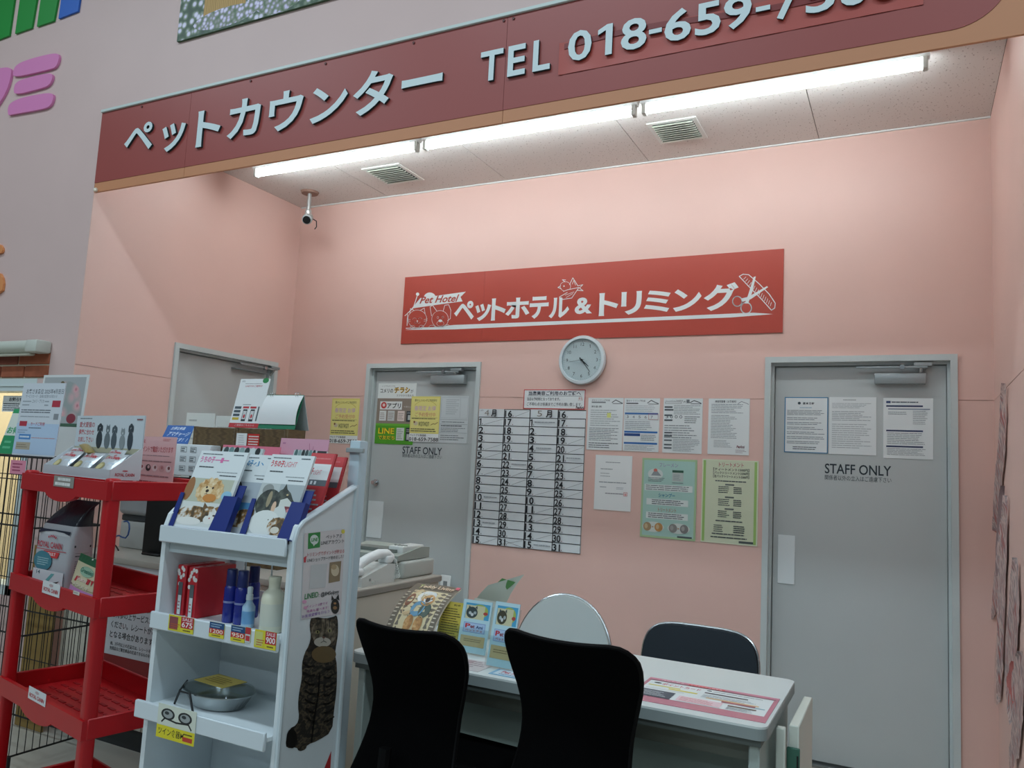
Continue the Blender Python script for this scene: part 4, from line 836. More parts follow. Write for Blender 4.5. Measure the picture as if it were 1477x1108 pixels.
W(t, 'coiled_cord', PHW, MB().tube(cord, .0022, 5))
W(t, 'jack', M('#8f9591', .5), MB().box(x1, x1+.001, y0+.05, y0+.062, z+.02, z+.03))
t = thing('fax_machine', 'low grey fax machine behind the white telephone', 'fax machine', (1.80, -1.17, z))
x0, x1, y0, y1 = 1.63, 1.955, -1.29, -1.035
W(t, 'base', PHG, MB().rbox(x0, x1, y0, y1, z, z+.075, .012, 3)); W(t, 'lid', M('#9aa29a', .45), MB().prism([(y0-.02, z+.078), (y1-.02, z+.078), (y1-.02, z+.125), (y1-.09, z+.13), (y0-.02, z+.10)], lambda p_, q_, s: (s, p_, q_), x0-.01, x1-.02))
W(t, 'paper_slot', M('#6f7670', .5), MB().box(x0+.03, x1-.06, y0+.02, y1-.12, z+.108, z+.122)); W(t, 'control_panel', PHW, MB().rbox(x1-.11, x1-.03, y0+.03, y1-.05, z+.10, z+.137, .006, 2))
for i in range(4): W(t, 'button', M('#7d857f', .5), MB().rbox(x1-.10+.018*i, x1-.089+.018*i, y0+.06, y0+.075, z+.136, z+.141, .001, 1))
bq = onY(518, 817, -1.33); bf = MB().rbox(1.55, 1.61, -1.36, -1.31, z, z+.17, .004, 1).build('blue_box', M('#2546b0', .5)); tag(bf, 'small blue box beside the white telephone', 'box')
ol = thing('wall_outlet', 'small white outlet plate low on the wall by the counter end', 'outlet', (1.62, 0, .9)); q = BW.px(643, 843)
W(ol, 'plate', WHITE, MB().rbox(q[0]-.035, q[0]+.035, -.008, -.0005, q[1]-.055, q[1]+.055, .002, 1)); W(ol, 'socket', M('#7d8486', .5), MB().box(q[0]-.014, q[0]+.014, -.0088, -.008, q[1]-.02, q[1]+.02))
# ================================================================== desk
DT = .70; DX0, DX1, DY0, DY1 = 2.205, 3.602, -1.955, -1.345
dk = thing('desk', 'white topped office desk with grey steel body before the rear chairs', 'desk', (2.83, -1.65, 0))
def rr_poly(x0, x1, y0, y1, r, n=6):
    o = []
    for cx_, cy_, a0 in ((x1-r, y0+r, -90), (x1-r, y1-r, 0), (x0+r, y1-r, 90), (x0+r, y0+r, 180)):
        for i in range(n+1): a = math.radians(a0+90*i/n); o.append((cx_+r*math.cos(a), cy_+r*math.sin(a)))
    return o
W(dk, 'desktop', M('#d6dedd', .32, var=.01), MB().prism(rr_poly(DX0, DX1, DY0, DY1, .03), lambda p_, q_, s: (p_, q_, s), DT-.006, DT))
W(dk, 'edge_band', M('#8d9797', .4), MB().prism(rr_poly(DX0-.001, DX1+.001, DY0-.001, DY1+.001, .03), lambda p_, q_, s: (p_, q_, s), DT-.036, DT-.006))
W(dk, 'under_rail', M('#59625f', .5), MB().box(DX0+.015, DX1-.015, DY0+.012, DY1-.012, DT-.056, DT-.0362))
GS = M('#8b9490', .45); GS2 = M('#a9b5b0', .45)
W(dk, 'apron', M('#7b8279', .5), MB().box(DX0+.04, DX1-.05, -1.852, -1.84, .575, DT-.0562))  # darker than the panel: shade below the desktop is put into its colour
W(dk, 'modesty_panel', M('#93a39e', .5), MB().box(DX0+.04, DX1-.05, -1.68, -1.665, .03, DT-.057))
for x in (DX0+.02, DX1-.05): W(dk, 'side_frame', GS2, MB().rbox(x, x+.03, -1.93, -1.37, .02, DT-.0565, .004, 1))
for x in (DX0+.02, DX1-.05):
    for y in (-1.90, -1.42): W(dk, 'foot', BLK, MB().cyl((x+.015, y, 0), (x+.015, y, .02), .014, 10))
# swing gate leaf parked against the desk end
gt = thing('counter_gate', 'white wooden gate leaf with green metal latch beside the right end of the desk', 'gate', (3.64, -1.57, 0))
GW = M('#d3d9cf', .5)
W(gt, 'leaf', GW, MB().rbox(3.632, 3.660, -1.735, -1.372, .03, .66, .003, 1))
W(gt, 'post', GW, MB().rbox(3.604, 3.629, -1.79, -1.765, 0, .662, .003, 1))
W(gt, 'latch', M('#3f6f5f', .4, .2), MB().rbox(3.628, 3.664, -1.745, -1.7352, .52, .60, .002, 1))
W(gt, 'latch_slot', BLK, MB().box(3.656, 3.6605, -1.7465, -1.7452, .525, .58))
for y in (-1.70, -1.41): W(gt, 'foot', BLK, MB().cyl((3.646, y, 0), (3.646, y, .03), .012, 10))
# ------------------------------------------------------------------ on the desk
DP = PL((0, 0, DT), (1, 0, 0), (0, 1, 0))
o, p = sheet('price_mat', 'pink bordered information sheet lying at the right end of the desk', 'sheet', DP, 3.185, -1.908, 3.592, -1.63, .0012, M('#cf7f92', .3, coat=.5), lift=.0004)
p.rect(.03, .12, .97, .80, '#dfe6e6').rect(0, .0, 1, .06, '#cf8da0').text(.1, .02, .28, .065, 'ペットアミ', '#f0dfe4', .02).rect(.32, .03, .6, .08, '#d45a5a').text(.34, .04, .58, .072, 'トリミング会員募集', '#f2d8d8', .01).rect(.02, .095, .98, .115, '#6b5560')
p.ell(.10, .20, .03, .03, '#39434a').text(.14, .17, .44, .26, 'ポイントカード', '#c74a60', .02).rect(.05, .30, .30, .34, '#d9cf6a').rect(.22, .36, .44, .41, '#d9cf6a').rect(.05, .44, .35, .47, '#ccd2d4').ell(.50, .18, .02, .02, '#39434a').rows(.53, .17, .92, .2, 1, '#6a7278', .5, .1).rect(.48, .26, .80, .30, '#4b4148').rows(.48, .34, .9, .5, 4, '#9aa2a8', .3)
p.rect(.52, .46, .9, .50, '#d8b98a').rect(.76, .54, .95, .57, '#8fb2c0').rect(.64, .50, .88, .56, '#a5646a').rect(.02, .52, .30, .80, '#4d5560').rows(.04, .56, .28, .76, 4, '#b9c0c4', .4).rect(.34, .58, .66, .78, '#e6c9cf').rows(.36, .6, .64, .76, 4, '#c06a70', .35).rect(.70, .62, .9, .66, '#6d5a50').rows(.7, .68, .92, .78, 3, '#8a9298', .35)
p.build(o)
# magazine leaning on a wire easel
AL = .72; mp_ = PL((2.205, -1.77, DT+.004), (math.cos(.03), math.sin(.03), 0), (0, math.sin(AL), math.cos(AL)))
mw, mh = .2, .285
mg_ = bpy.data.objects.new('magazine', None); COL.objects.link(mg_); mg_.matrix_basis = mp_.M(); _MW[mg_.name] = mg_.matrix_basis.copy(); tag(mg_, 'curled pet magazine with a brown poodle cover leaning on the desk', 'magazine')
def bend(x, y, zz_):
    t = y/mh; return (x+.0*t, y-.02*t*t*0, zz_+.045*math.sin(math.pi*min(t, 1))*.55-.05*t*t+.006*math.sin(x/mw*3))
MB().grid(lambda i, j: Vector(bend(i*mw, j*mh, .004)), 8, 14, 0, lambda i, j: Vector(bend(i*mw, j*mh, -.004))).build('pages', M('#d7d2c4', .5), mg_)
p = PR(mw, mh); p.z = .0045
def sub(p, x0, y0, x1, y1, col, n=10):
    for j in range(n):
        for i in range(5): p.poly([(x0+(x1-x0)*i/5, y0+(y1-y0)*j/n), (x0+(x1-x0)*(i+1)/5, y0+(y1-y0)*j/n), (x0+(x1-x0)*(i+1)/5, y0+(y1-y0)*(j+1)/n), (x0+(x1-x0)*i/5, y0+(y1-y0)*(j+1)/n)], col); p.z -= .00004
    p.z += .00004
sub(p, 0, 0, 1, 1, '#6a6152', 14); sub(p, .14, .17, .88, .95, '#cfc29a', 10); p.z += .0004
DOGF = ramp_mat('poodle_print', 'noise', 60, ((.3, '#8d5f30'), (.55, '#b98a4e'), (.75, '#d3b27c')), .5)
p.z += .0006; p.ell(.3, .4, .16, .25, '#bfa77e').ell(.22, .38, .08, .12, '#7d4d33').ell(.50, .30, .16, .12, '#d9dcd8').ell(.60, .30, .11, .11, '#cfd6d8')
p.z += .0004; p.ell(.60, .36, .13, .11, DOGF).ell(.50, .52, .14, .13, '#5f92b0').ell(.66, .54, .12, .12, '#4a5b52').ell(.60, .36, .045, .045, '#33261c').ell(.56, .33, .015, .012, '#1c1410').ell(.66, .33, .015, .012, '#1c1410')
p.ell(.44, .75, .09, .12, DOGF).ell(.64, .75, .09, .12, DOGF).ell(.42, .86, .08, .04, DOGF).ell(.65, .86, .08, .04, DOGF)
p.z += .0003; p.text(.16, .04, .92, .135, 'Teddy Living', '#5a4630', .05).text(.16, .04, .92, .135, 'Teddy Living', '#ecd7b8', .02); p.text(.16, .04, .23, .135, 'T', '#9fb26a', .03)
p.rows(.02, .2, .10, .95, 12, '#cfc6b2', .3, .3).rows(.90, .18, .98, .9, 12, '#cfc6b2', .3, .3).rect(.92, .0, 1, .06, '#d86a78')
p.build(mg_, 'cover', bend)
MB().tube([(.03, 0, -.008), (.03, .2, -.012), (.03, .09, -.10)], .002, 6).tube([(mw-.03, 0, -.008), (mw-.03, .2, -.012), (mw-.03, .09, -.10)], .002, 6).tube([(.03, .2, -.012), (mw-.03, .2, -.012)], .002, 6).build('easel', CHROME, mg_)
def leaf_holder(name, label, quad, y0, tilt, draw, hold=True, cat='leaflet', matc=None, rot=0):
    pl = PL((0, y0, DT+.0035), (math.cos(rot), math.sin(rot), 0), (0, math.sin(tilt), math.cos(tilt)))
    u0, v0, u1, v1 = quad; um, vm = (u0+u1)/2, (v0+v1)/2
    x0 = pl.px(u0, vm)[0]; x1 = pl.px(u1, vm)[0]; y1 = pl.px(um, v0)[1]
    o, p = sheet(name, label, cat, pl, x0, .004, x1, y1, .003, matc or M('#a9d3e6', .4)); draw(p); p.build(o)
    if hold:
        w_ = x1-x0; MB().box(-.003, w_+.003, 0, y1*.45, .008, .010).box(-.003, w_+.003, -.003, -.0005, -.003, .010).box(-.003, w_+.003, 0, y1*.9, -.006, -.003).build('acrylic_holder', ACR, o)
        MB().prism([(0, -.002), (-.07, -.002+.076*math.tan(tilt)), (0, y1*.6)], lambda q, r_, s: (s, r_, q-.006), w_/2-.001, w_/2+.001).build('stand', ACR, o)
    return o
def petami(dark):
    def d(p):
        p.rect(.0, .0, 1, 1, '#bfe0ea').rect(.1, .06, .95, .36, '#4aa3cc').ell(.6, .2, .30, .13, '#a8b95a').rect(.12, .10, .78, .36, '#d2cfa9').ell(.34, .24, .20, .11, '#3d4a4a' if dark else '#43412f').ell(.28, .25, .05, .03, '#b9c4c4').ell(.45, .24, .05, .03, '#a9b4b4').ell(.36, .28, .05, .03, '#d5d9d8').poly([(.2, .17), (.22, .11), (.3, .15)], '#3d4a4a').poly([(.44, .14), (.5, .10), (.52, .17)], '#3d4a4a').ell(.82, .235, .08, .03, '#b5473c')
        p.rect(.12, .43, .88, .62, '#b3cdea').frame(.12, .43, .88, .62, .02, '#8aa5d0').text(.18, .455, .36, .535, 'P', '#c23a4a', .04).text(.36, .475, .52, .535, 'et', '#8a3a4a', .03).text(.56, .475, .80, .535, 'Ami', '#2b4a7a', .03).text(.2, .56, .8, .60, 'ペットアミ', '#b5473c', .02).rect(.08, .68, .92, .88, '#cdb98a').rows(.2, .73, .84, .8, 2, '#8a7a56', .4, .2)
    return d
leaf_holder('yellow_leaflet', 'yellow price leaflet between the magazine and the blue leaflets', (634, 868, 668, 925), -1.665, .30, lambda p: (p.rect(0, 0, 1, 1, '#c9b64e'), p.text(.5, .05, .8, .10, '料金', '#3a3418', .02), p.rows(.08, .14, .92, .85, 12, '#5a5024', .4, .3), p.rect(.62, .84, .84, .97, '#3d3a26')), True, 'leaflet', M('#c9b64e', .5))
leaf_holder('pet_leaflet', 'pale blue pet leaflet in a clear holder, nearer the magazine', (664, 866, 706, 942), -1.745, .22, petami(True))
leaf_holder('pet_leaflet', 'pale blue pet leaflet in a clear holder, the right of the two', (710, 869, 746, 946), -1.72, .22, petami(False), rot=-.05)
for nm, lab, xa, xb, ya, yb, c_ in (('flyer', 'grey printed flyer lying flat before the leaflet holders', 2.56, 2.70, -1.93, -1.80, '#c5bfc0'), ('small_card', 'light blue card lying flat on the desk left of the right black chair', 2.735, 2.88, -1.925, -1.85, '#7fb3d2')):
    o, p = sheet(nm, lab, nm.replace('_', ' '), DP, xa, ya, xb, yb, .0012, M(c_, .35), lift=.0004)
    if nm == 'small_card': p.rect(.08, .1, .92, .9, '#cfe0ea').text(.2, .25, .7, .6, 'Pet Ami', '#b5374a', .03).rows(.2, .68, .8, .85, 1, '#4a6a9a', .5)
    else: p.rows(.1, .1, .9, .9, 5, '#8d7f84', .45).rect(.1, .1, .5, .4, '#a58f92')
    p.build(o)
cf = thing('clear_file', 'translucent file fan with a green edged sheet behind the blue leaflets', 'file', (2.50, -1.45, DT))
FILM = M('#c3c9bd', .3)
q0 = Vector((2.37, -1.46, DT+.001))
W(cf, 'upright_sheet', FILM, MB().grid(lambda i, j: q0+Vector((.13*i+.10*j*j, .05*i, .20*j+.05*i*j)), 4, 6, 0, lambda i, j: q0+Vector((.13*i+.10*j*j, .05*i+.002, .20*j+.05*i*j))))
W(cf, 'green_sheet', M('#5a8f52', .5), MB().grid(lambda i, j: q0+Vector((.02+.05*i+.13*j*j, .02+.02*i, .23*j-.012*i*j)), 2, 6, 0, lambda i, j: q0+Vector((.02+.05*i+.13*j*j, .022+.02*i, .23*j-.012*i*j))))
W(cf, 'low_sheet', M('#c9cdc4', .4), MB().grid(lambda i, j: q0+Vector((.06+.15*i, -.03+.04*i, .15*j-.015*i*j)), 2, 2, 0, lambda i, j: q0+Vector((.06+.15*i, -.028+.04*i, .15*j-.015*i*j))))
# ================================================================== rear folding chairs
def arch(w_, h_, e, n=26):
    o = []
    for i in range(n+1):
        t = math.pi*(1-i/n); c, s = math.cos(t), math.sin(t)
        o.append((w_/2*math.copysign(abs(c)**(2/e), c), h_*abs(s)**(2/e)))
    return o
def folding_chair(label, xc, yb, zt_, w_, e, hb, backmat, seatmat, name='folding_chair'):
    t = thing(name, label, 'chair', (xc, yb-.22, 0)); tl_ = .16
    fr = [(xc+x, yb-(h_*.0)+tl_*(h_-hb)*1.0, zt_-hb+h_) for x, h_ in arch(w_, hb, e)]
    pts = [(fr[0][0], yb-.13, .02), (fr[0][0], yb-.08, .42)]+[Vector(q) for q in fr]+[(fr[-1][0], yb-.08, .42), (fr[-1][0], yb-.13, .02)]
    W(t, 'frame_tube', CHROME, MB().tube(pts, .0065, 8))
    ar = arch(w_-.008, hb-.004, e); ar2 = [(-(w_-.008)/2, -.02)]+ar[1:-1]+[((w_-.008)/2, -.02)]
    W(t, 'backrest', backmat, MB().prism(ar2, lambda p_, q_, s: (xc+p_, yb+tl_*(q_-hb)+s, zt_-hb+q_), -.016, .004))
    W(t, 'seat', seatmat, MB().rbox(xc-w_/2+.03, xc+w_/2-.03, yb-.44, yb-.06, .415, .45, .015, 3))
    for sx in (-1, 1): W(t, 'leg', CHROME, MB().tube([(xc+sx*(w_/2-.03), yb-.42, .02), (xc+sx*(w_/2-.03), yb-.10, .44)] if False else [(xc+sx*(w_/2-.02), yb-.40, .012), (xc+sx*(w_/2-.02), yb-.30, .41)], .010, 8))
    W(t, 'cross_bar', CHROME, MB().cyl((xc-w_/2+.02, yb-.385, .10), (xc+w_/2-.02, yb-.385, .10), .008, 8))
    return t
folding_chair('pale grey round backed folding chair behind the desk', 2.56, -.85, .803, .475, 2.1, .30, M('#c6cfce', .4, var=.01), M('#c6cfce', .4))
folding_chair('navy padded folding chair with chrome frame behind the desk', 3.165, -.85, .745, .485, 4.2, .22, M('#16222c', .5, var=.05), M('#16222c', .5))
# ================================================================== black mesh chairs in front
MESHM = M('#030304', .9, bump=.1, bscale=300, spec=.06); FRB = M('#040405', .6, spec=.12)
def task_chair(label, xc, yb, zt_, rot, w_=.40):
    t = thing('mesh_chair', label, 'chair', (xc, yb+.22, 0), rot, group='black mesh chairs at the desk')
    H = .46; z0 = zt_-H
    def hw(s):   # half width along the height
        return w_/2*(.93-.12*math.sin(math.pi*min(1, s/.75))*(1 if s < .75 else 0)+.10*max(0, (s-.45)/.55))
    def ofs(s): return .085*math.sin(math.pi*min(1, s*.92))-.045*s
    N = 24; rc = .068
    def pt(i, j, th):
        s = j; x = hw(s)*(2*i-1)
        topcut = 0
        edge = abs(2*i-1)*hw(s); d = hw(s)-edge
        zz = z0+H*s
        if d < rc: 
            lim = zt_-rc+math.sqrt(max(0, rc*rc-(rc-d)**2)); zz = min(zz, lim) if s > .5 else zz
        c = (2*i-1)**2; s = (zz-z0)/H; x = hw(s)*(2*i-1)
        return Vector((x, -.22+ofs(s)+.055*c+th, zz-.010*(1-c)*s))
    us = [0, .01, .03, .06, .1]+[.1+.8*k/12 for k in range(1, 12)]+[.9, .94, .97, .99, 1]
    def ii(i): return us[int(round(i*(len(us)-1)))]
    back = MB().grid(lambda i, j: pt(ii(i), j, -.011), len(us)-1, N, 0, lambda i, j: pt(ii(i), j, .011)).build('backrest', MESHM, t)
    rim = [pt(0, k/14, 0) for k in range(12)]+[pt(ii(k/(len(us)-1)), 1, 0) for k in range(len(us))]+[pt(1, k/14, 0) for k in range(11, -1, -1)]
    MB().tube(rim, .0085, 8).build('back_frame', FRB, t)
    MB().rbox(-.195, .215, -.15, .235, .415, .465, .024, 4).build('seat', M('#050506', .9, spec=.06), t)
    MB().tube([(0, -.24, z0+.12), (0, -.25, z0+.0), (0, -.22, .40), (0, -.08, .405)], .018, 8).build('back_support', FRB, t)
    MB().cyl((0, 0, .10), (0, 0, .42), .026, 14).cyl((0, 0, .06), (0, 0, .2), .034, 14).build('gas_column', FRB, t)
    for k in range(5):
        a = math.radians(72*k+18); c, s = math.cos(a), math.sin(a)
        MB().cyl((.02*c, .02*s, .10), (.235*c, .235*s, .068), .024, 8, .016).build('base_leg', FRB, t)
        MB().cyl((.235*c-.02*s, .235*s+.02*c, .028), (.235*c+.02*s, .235*s-.02*c, .028), .028, 14).build('caster', BLK, t)
    return t
task_chair('black mesh office chair, left one, hiding the magazine foot', 2.618, -2.265, .885, -.06, .385)
task_chair('black mesh office chair, right one, covering the desk middle', 3.143, -2.275, .925, -.08, .395)
# ================================================================== red plastic rack
RA = math.radians(-11.9); rw, rd_ = .726, .365
rk = thing('red_rack', 'red plastic shelf rack with pet food samples at the left', 'rack', (1.243, -2.226, 0), RA)
RM = _MW[rk.name]
LV = (1.245, .862, .475, .088); pw_ = .044
def R_(name, mb, mats=RED, parent=None): return mb.build(name, mats, parent or rk)
for sx in (-1, 1):
    for sy in (-1, 1):
        x = sx*(rw/2-pw_/2); y = sy*(rd_/2-pw_/2)
        R_('post', MB().rbox(x-pw_/2, x+pw_/2, y-pw_/2, y+pw_/2, 0, LV[0]+.012, .010, 3))
for i, zl in enumerate(LV):
    hh = .062; n = 14
    tr_ = MB().box(-rw/2+.02, rw/2-.02, -rd_/2+.014, rd_/2-.014, zl-hh, zl-hh+.008)
    R_('tray_floor', tr_)
    # front rim with the bulging tag pocket
    pr = [(-rw/2, zl-hh), (-.13, zl-hh)]+[(-.13+.26*k/16, zl-hh-.026*math.sin(math.pi*k/16)**.6) for k in range(1, 16)]+[(.13, zl-hh), (rw/2, zl-hh), (rw/2, zl), (-rw/2, zl)]
    R_('front_rim', MB().prism(pr, lambda p_, q_, s: (p_, s, q_), -rd_/2-.006, -rd_/2+.010))
    R_('back_rim', MB().rbox(-rw/2, rw/2, rd_/2-.010, rd_/2+.004, zl-hh, zl+.012, .003, 1))
    for sx in (-1, 1): R_('side_rim', MB().rbox(sx*rw/2-(.012 if sx > 0 else .004), sx*rw/2+(.004 if sx > 0 else .012), -rd_/2+.010, rd_/2-.010, zl-hh, zl+.004, .003, 1))
    if i in (1, 2):
        rows = MB()
        for j in range(6):
            for k in range(9): rows.box(-rw/2+.07+.066*k, -rw/2+.115+.066*k, -rd_/2+.06+.045*j, -rd_/2+.072+.045*j, zl-hh+.008, zl-hh+.0105)
        g = R_('slot_pattern', rows, M('#8f0c14', .5)); g['kind'] = 'stuff'
FPL = PL((RM @ Vector((0, -rd_/2-.0065, 0))), (math.cos(RA), math.sin(RA), 0))
def tagon(quad, name, label, cat, mat, draw):
    o, p = sheet(name, label, cat, FPL, *FPL.box(*quad), .001, mat, lift=.0004); draw(p); p.build(o); return o
def rcl(p): p.ell(.5, .25, .12, .12, '#b9a0a4', 10).text(.08, .48, .92, .80, 'ROYAL CANIN', '#b5343c', .03)
tagon((61.5, 840, 87, 859), 'brand_tag', 'white brand tag on the second tier of the red rack', 'tag', M('#d3d7da', .5), rcl)
tagon((41, 995, 67, 1014), 'brand_tag', 'white brand tag on the third tier of the red rack', 'tag', M('#d3d7da', .5), rcl)
tagon((78, 687, 107, 703), 'shelf_label', 'grey two line label on the top tier of the red rack', 'label', M('#8d8b85', .45), lambda p: (p.rows(.2, .12, .85, .46, 1, '#d6d8d6', .8, .05), p.rows(.08, .55, .85, .9, 1, '#e0e2e0', .8, .05)))
tagon((106, 853, 115, 858), 'torn_sticker', 'scrap of white sticker on the second tier of the red rack', 'sticker', M('#cfcac2', .6), lambda p: p.rows(.1, .1, .9, .8, 1, '#a9a098', .4))
# ---- sample display box on the top tier
zt0 = LV[0]-.054
bx_ = bpy.data.objects.new('sample_box', None); COL.objects.link(bx_); bx_.matrix_basis = RM @ Matrix.Translation((.025, -.075, LV[0]+.0045)); _MW[bx_.name] = bx_.matrix_basis.copy(); tag(bx_, 'white cardboard counter box of food sample packets on the red rack', 'display box')
CARD = M('#cfd3d8', .55); bw2, bd2 = .55, .105
x0, x1, y0, y1 = -bw2/2, bw2/2, -bd2/2-.03, bd2/2-.03
MB().box(x0, x1, y0, y1, 0, .004).build('base', CARD, bx_)
MB().box(x0, x1, y0, y0+.003, .004, .035).build('front_lip', M('#b9bec4', .55), bx_)
for x in (x0, x1-.003):
    sd = MB().prism([(y0+.003, .004), (y1, .004), (y1, .115), (y0+.003, .035)], lambda p_, q_, s: (s, p_, q_), x, x+.003).build('side', CARD, bx_)
p = PR(.2, .05); p.z = .0003; p.ell(.5, .2, .12, .12, '#c06a70', 10).text(.1, .5, .9, .95, 'ROYAL CANIN', '#b5343c', .03)
p.mb.v = [(x1+.0002+zz_, -.072+x*.42, .012+y*.5) for x, y, zz_ in p.mb.v]; p.mb.build('side_logo', p.cols, bx_)
hd = MB().box(x0, x1, y1, y1+.003, .004, .23).build('header_card', CARD, bx_)
p = PR(bw2, .12); p.z = .0004
p.rect(0, 0, 1, 1, '#c9d3da').rows(.05, .06, .24, .12, 1, '#7a848a', .6, .1)
for i, t_ in enumerate(('愛犬愛猫の', '健康に合わせ', 'お試し下さい')): p.text(.05, .2+.24*i, .29, .38+.24*i, t_, '#b5434a' if i else '#a53a44', .015)
for k, (cx_, wd_, hh_, c_) in enumerate(((.38, .075, .8, '#2f3a42'), (.50, .07, .72, '#6a767c'), (.60, .065, .74, '#4d5a62'), (.72, .065, .62, '#8a9498'), (.83, .06, .8, '#39444c'))):
    p.ell(cx_, 1.0-.30*hh_, wd_*.62, .36*hh_, c_, 14).ell(cx_, 1-.78*hh_, wd_*.42, .17*hh_, c_, 12).rect(cx_-wd_*.3, .78, cx_+wd_*.3, 1.0, c_).ell(cx_, 1-.74*hh_, wd_*.14, .06*hh_, '#c3ccd0', 8)
    if k in (1, 3): p.poly([(cx_-wd_*.4, 1-.8*hh_), (cx_-wd_*.3, 1-1.02*hh_), (cx_-wd_*.05, 1-.88*hh_)], c_).poly([(cx_+wd_*.4, 1-.8*hh_), (cx_+wd_*.3, 1-1.02*hh_), (cx_+wd_*.05, 1-.88*hh_)], c_)
    else: p.ell(cx_-wd_*.42, 1-.74*hh_, wd_*.16, .14*hh_, c_, 10).ell(cx_+wd_*.42, 1-.74*hh_, wd_*.16, .14*hh_, c_, 10).ell(cx_+wd_*.2, 1-.72*hh_, wd_*.3, .07*hh_, c_, 10)
p.rows(.90, .08, .98, .16, 1, '#8a4a50', .5, .05)
p.mb.v = [(x0+x, y1-.0006-zz_, .110+y) for x, y, zz_ in p.mb.v]; p.mb.build('header_print', p.cols, hd)
p = PR(bw2, .02); p.z = .0004; p.rect(0, 0, 1, 1, '#b5b29a'); p.mb.v = [(x0+x, y1-.0006-zz_, .09+y) for x, y, zz_ in p.mb.v]; p.mb.build('header_strip', p.cols, hd)
FOIL = M('#d0d4d8', .28, .35, bump=.3, bscale=30); GOLD = M('#a8935a', .3, .3)
def packet(label, loc, rx, rz, w_=.15, h_=.19, gold=False):
    t = bpy.data.objects.new('food_packet', None); COL.objects.link(t); t.matrix_basis = _MW[bx_.name] @ Matrix.Translation(loc) @ Matrix.Rotation(rz, 4, 'Z') @ Matrix.Rotation(rx, 4, 'X'); _MW[t.name] = t.matrix_basis.copy(); tag(t, label, 'food packet', 'sample packets in the white counter box')
    def f(sg): return lambda i, j: Vector(((i-.5)*w_, j*h_, sg*(.014*(math.sin(math.pi*i)*math.sin(math.pi*j))**.6+.0008)))
    MB().grid(f(1), 10, 10, 0, lambda i, j: f(-1)(i, j)).build('pouch', GOLD if gold else FOIL, t)
    p = PR(w_, h_); p.z = .0005
    if not gold: p.rect(.08, .1, .92, .4, '#dfe3e6').ell(.5, .13, .07, .05, '#c06a70', 8).text(.12, .2, .88, .34, 'ROYAL CANIN', '#c02a38', .03).ell(.38, .70, .24, .17, '#a3986a').ell(.38, .70, .17, .11, '#c9bd8a').rect(.68, .5, .9, .92, '#b9c6d2')
    p.mb.v = [(x-w_/2, y, zz_+.0145*(max(0, math.sin(math.pi*x/w_)*math.sin(math.pi*y/h_)))**.6+.001) for x, y, zz_ in p.mb.v]
    p.mb.build('print', p.cols or [FOIL], t)
for k, (x, nm) in enumerate(((-.20, 'left'), (-.02, 'middle'), (.16, 'right'))): packet('silver food sample packet in the front row of the box, %s' % nm, (x, y0+.010, .012), .80, -.04, .15, .105)
packet('gold food sample packet lying across the back of the box', (-.05, -.012, .088), .2, 1.35, .035, .14, True)
packet('silver food sample packet behind the left front one', (-.18, y0+.07, .05), 1.1, .08, .14, .06)
packet('silver food sample packet at the back right of the box', (.12, y0+.07, .05), 1.1, -.08, .14, .06)
# pink notice standing on the rear of the top tier
pq = PL(RM @ Vector((0, rd_/2-.03, 0)), (math.cos(RA), math.sin(RA), 0)); a, b0, b_, c_ = pq.box(196, 630, 253, 690)
o, p = sheet('pink_notice', 'pale pink notice with little animal pictures standing behind the sample box', 'notice', pq, a, LV[0]-.0535, b_, c_, .003, M('#d9b3b4', .45))
p.text(.10, .05, .24, .12, 'お友', '#b5474f', .01).rows(.68, .03, .9, .08, 2, '#c26a6e', .4).text(.12, .17, .95, .28, 'ポイントで電話いただけます', '#b5474f', .01).rows(.1, .32, .95, .36, 1, '#9a8488', .3, .1).rows(.1, .42, .95, .46, 1, '#9a7a7e', .5, .1)
for i in range(5): p.ell(.2+.17*i, .56, .065, .06, ('#e4d5d4', '#33292b', '#e0d0d0', '#c9a0a0', '#e4d8d8')[i]).ell(.2+.17*i+.01, .545, .03, .03, ('#a5555a', '#cfb0b0', '#8a5a5a', '#b57a7a', '#7a4a4a')[i])
p.rows(.1, .68, .95, .72, 1, '#9a7a7e', .5, .1).rows(.1, .78, .9, .84, 1, '#8a3a40', .5, .2); p.build(o)
MB().box(.02, b_-a-.02, 0, .002, 0, .02).build('foot', ACR, o)
# ---- kibble bag and treat pouch on the second tier
zf = LV[1]-.0538
bg = bpy.data.objects.new('kibble_bag', None); COL.objects.link(bg); bg.matrix_basis = RM @ Matrix.Translation((-.185, -.075, zf)) @ Matrix.Rotation(.12, 4, 'Z'); _MW[bg.name] = bg.matrix_basis.copy(); tag(bg, 'navy and white bag of dry pet food on the red rack', 'pet food bag')
secs = [(0, .235, .085, 0, 0), (.01, .245, .095, 0, 0), (.14, .245, .098, 0, 0), (.20, .24, .09, .003, 0), (.25, .225, .072, .008, .003), (.28, .205, .052, .02, .007), (.305, .185, .032, .036, .011), (.325, .172, .014, .055, .015), (.345, .185, .006, .08, .02)]
def ringpts(w_, d_, n=6):
    r = min(w_, d_)*.22; return rr_poly(-w_/2, w_/2, -d_/2, d_/2, r, 3)
vs = []; 
for zz_, w_, d_, ox, oy in secs: vs += [(x+ox, y+oy, zz_) for x, y in ringpts(w_, d_)]
n_ = len(ringpts(1, 1)); fs_ = [(i*n_+k, i*n_+(k+1) % n_, (i+1)*n_+(k+1) % n_, (i+1)*n_+k) for i in range(len(secs)-1) for k in range(n_)]+[tuple(range(n_))[::-1], tuple(range((len(secs)-1)*n_, len(secs)*n_))]
mbag = MB().add(vs, fs_, 0, True)
for i in range(len(mbag.m)):
    zz_ = sum(mbag.v[k][2] for k in mbag.f[i])/len(mbag.f[i]); mbag.m[i] = 1 if zz_ > .235 else 0
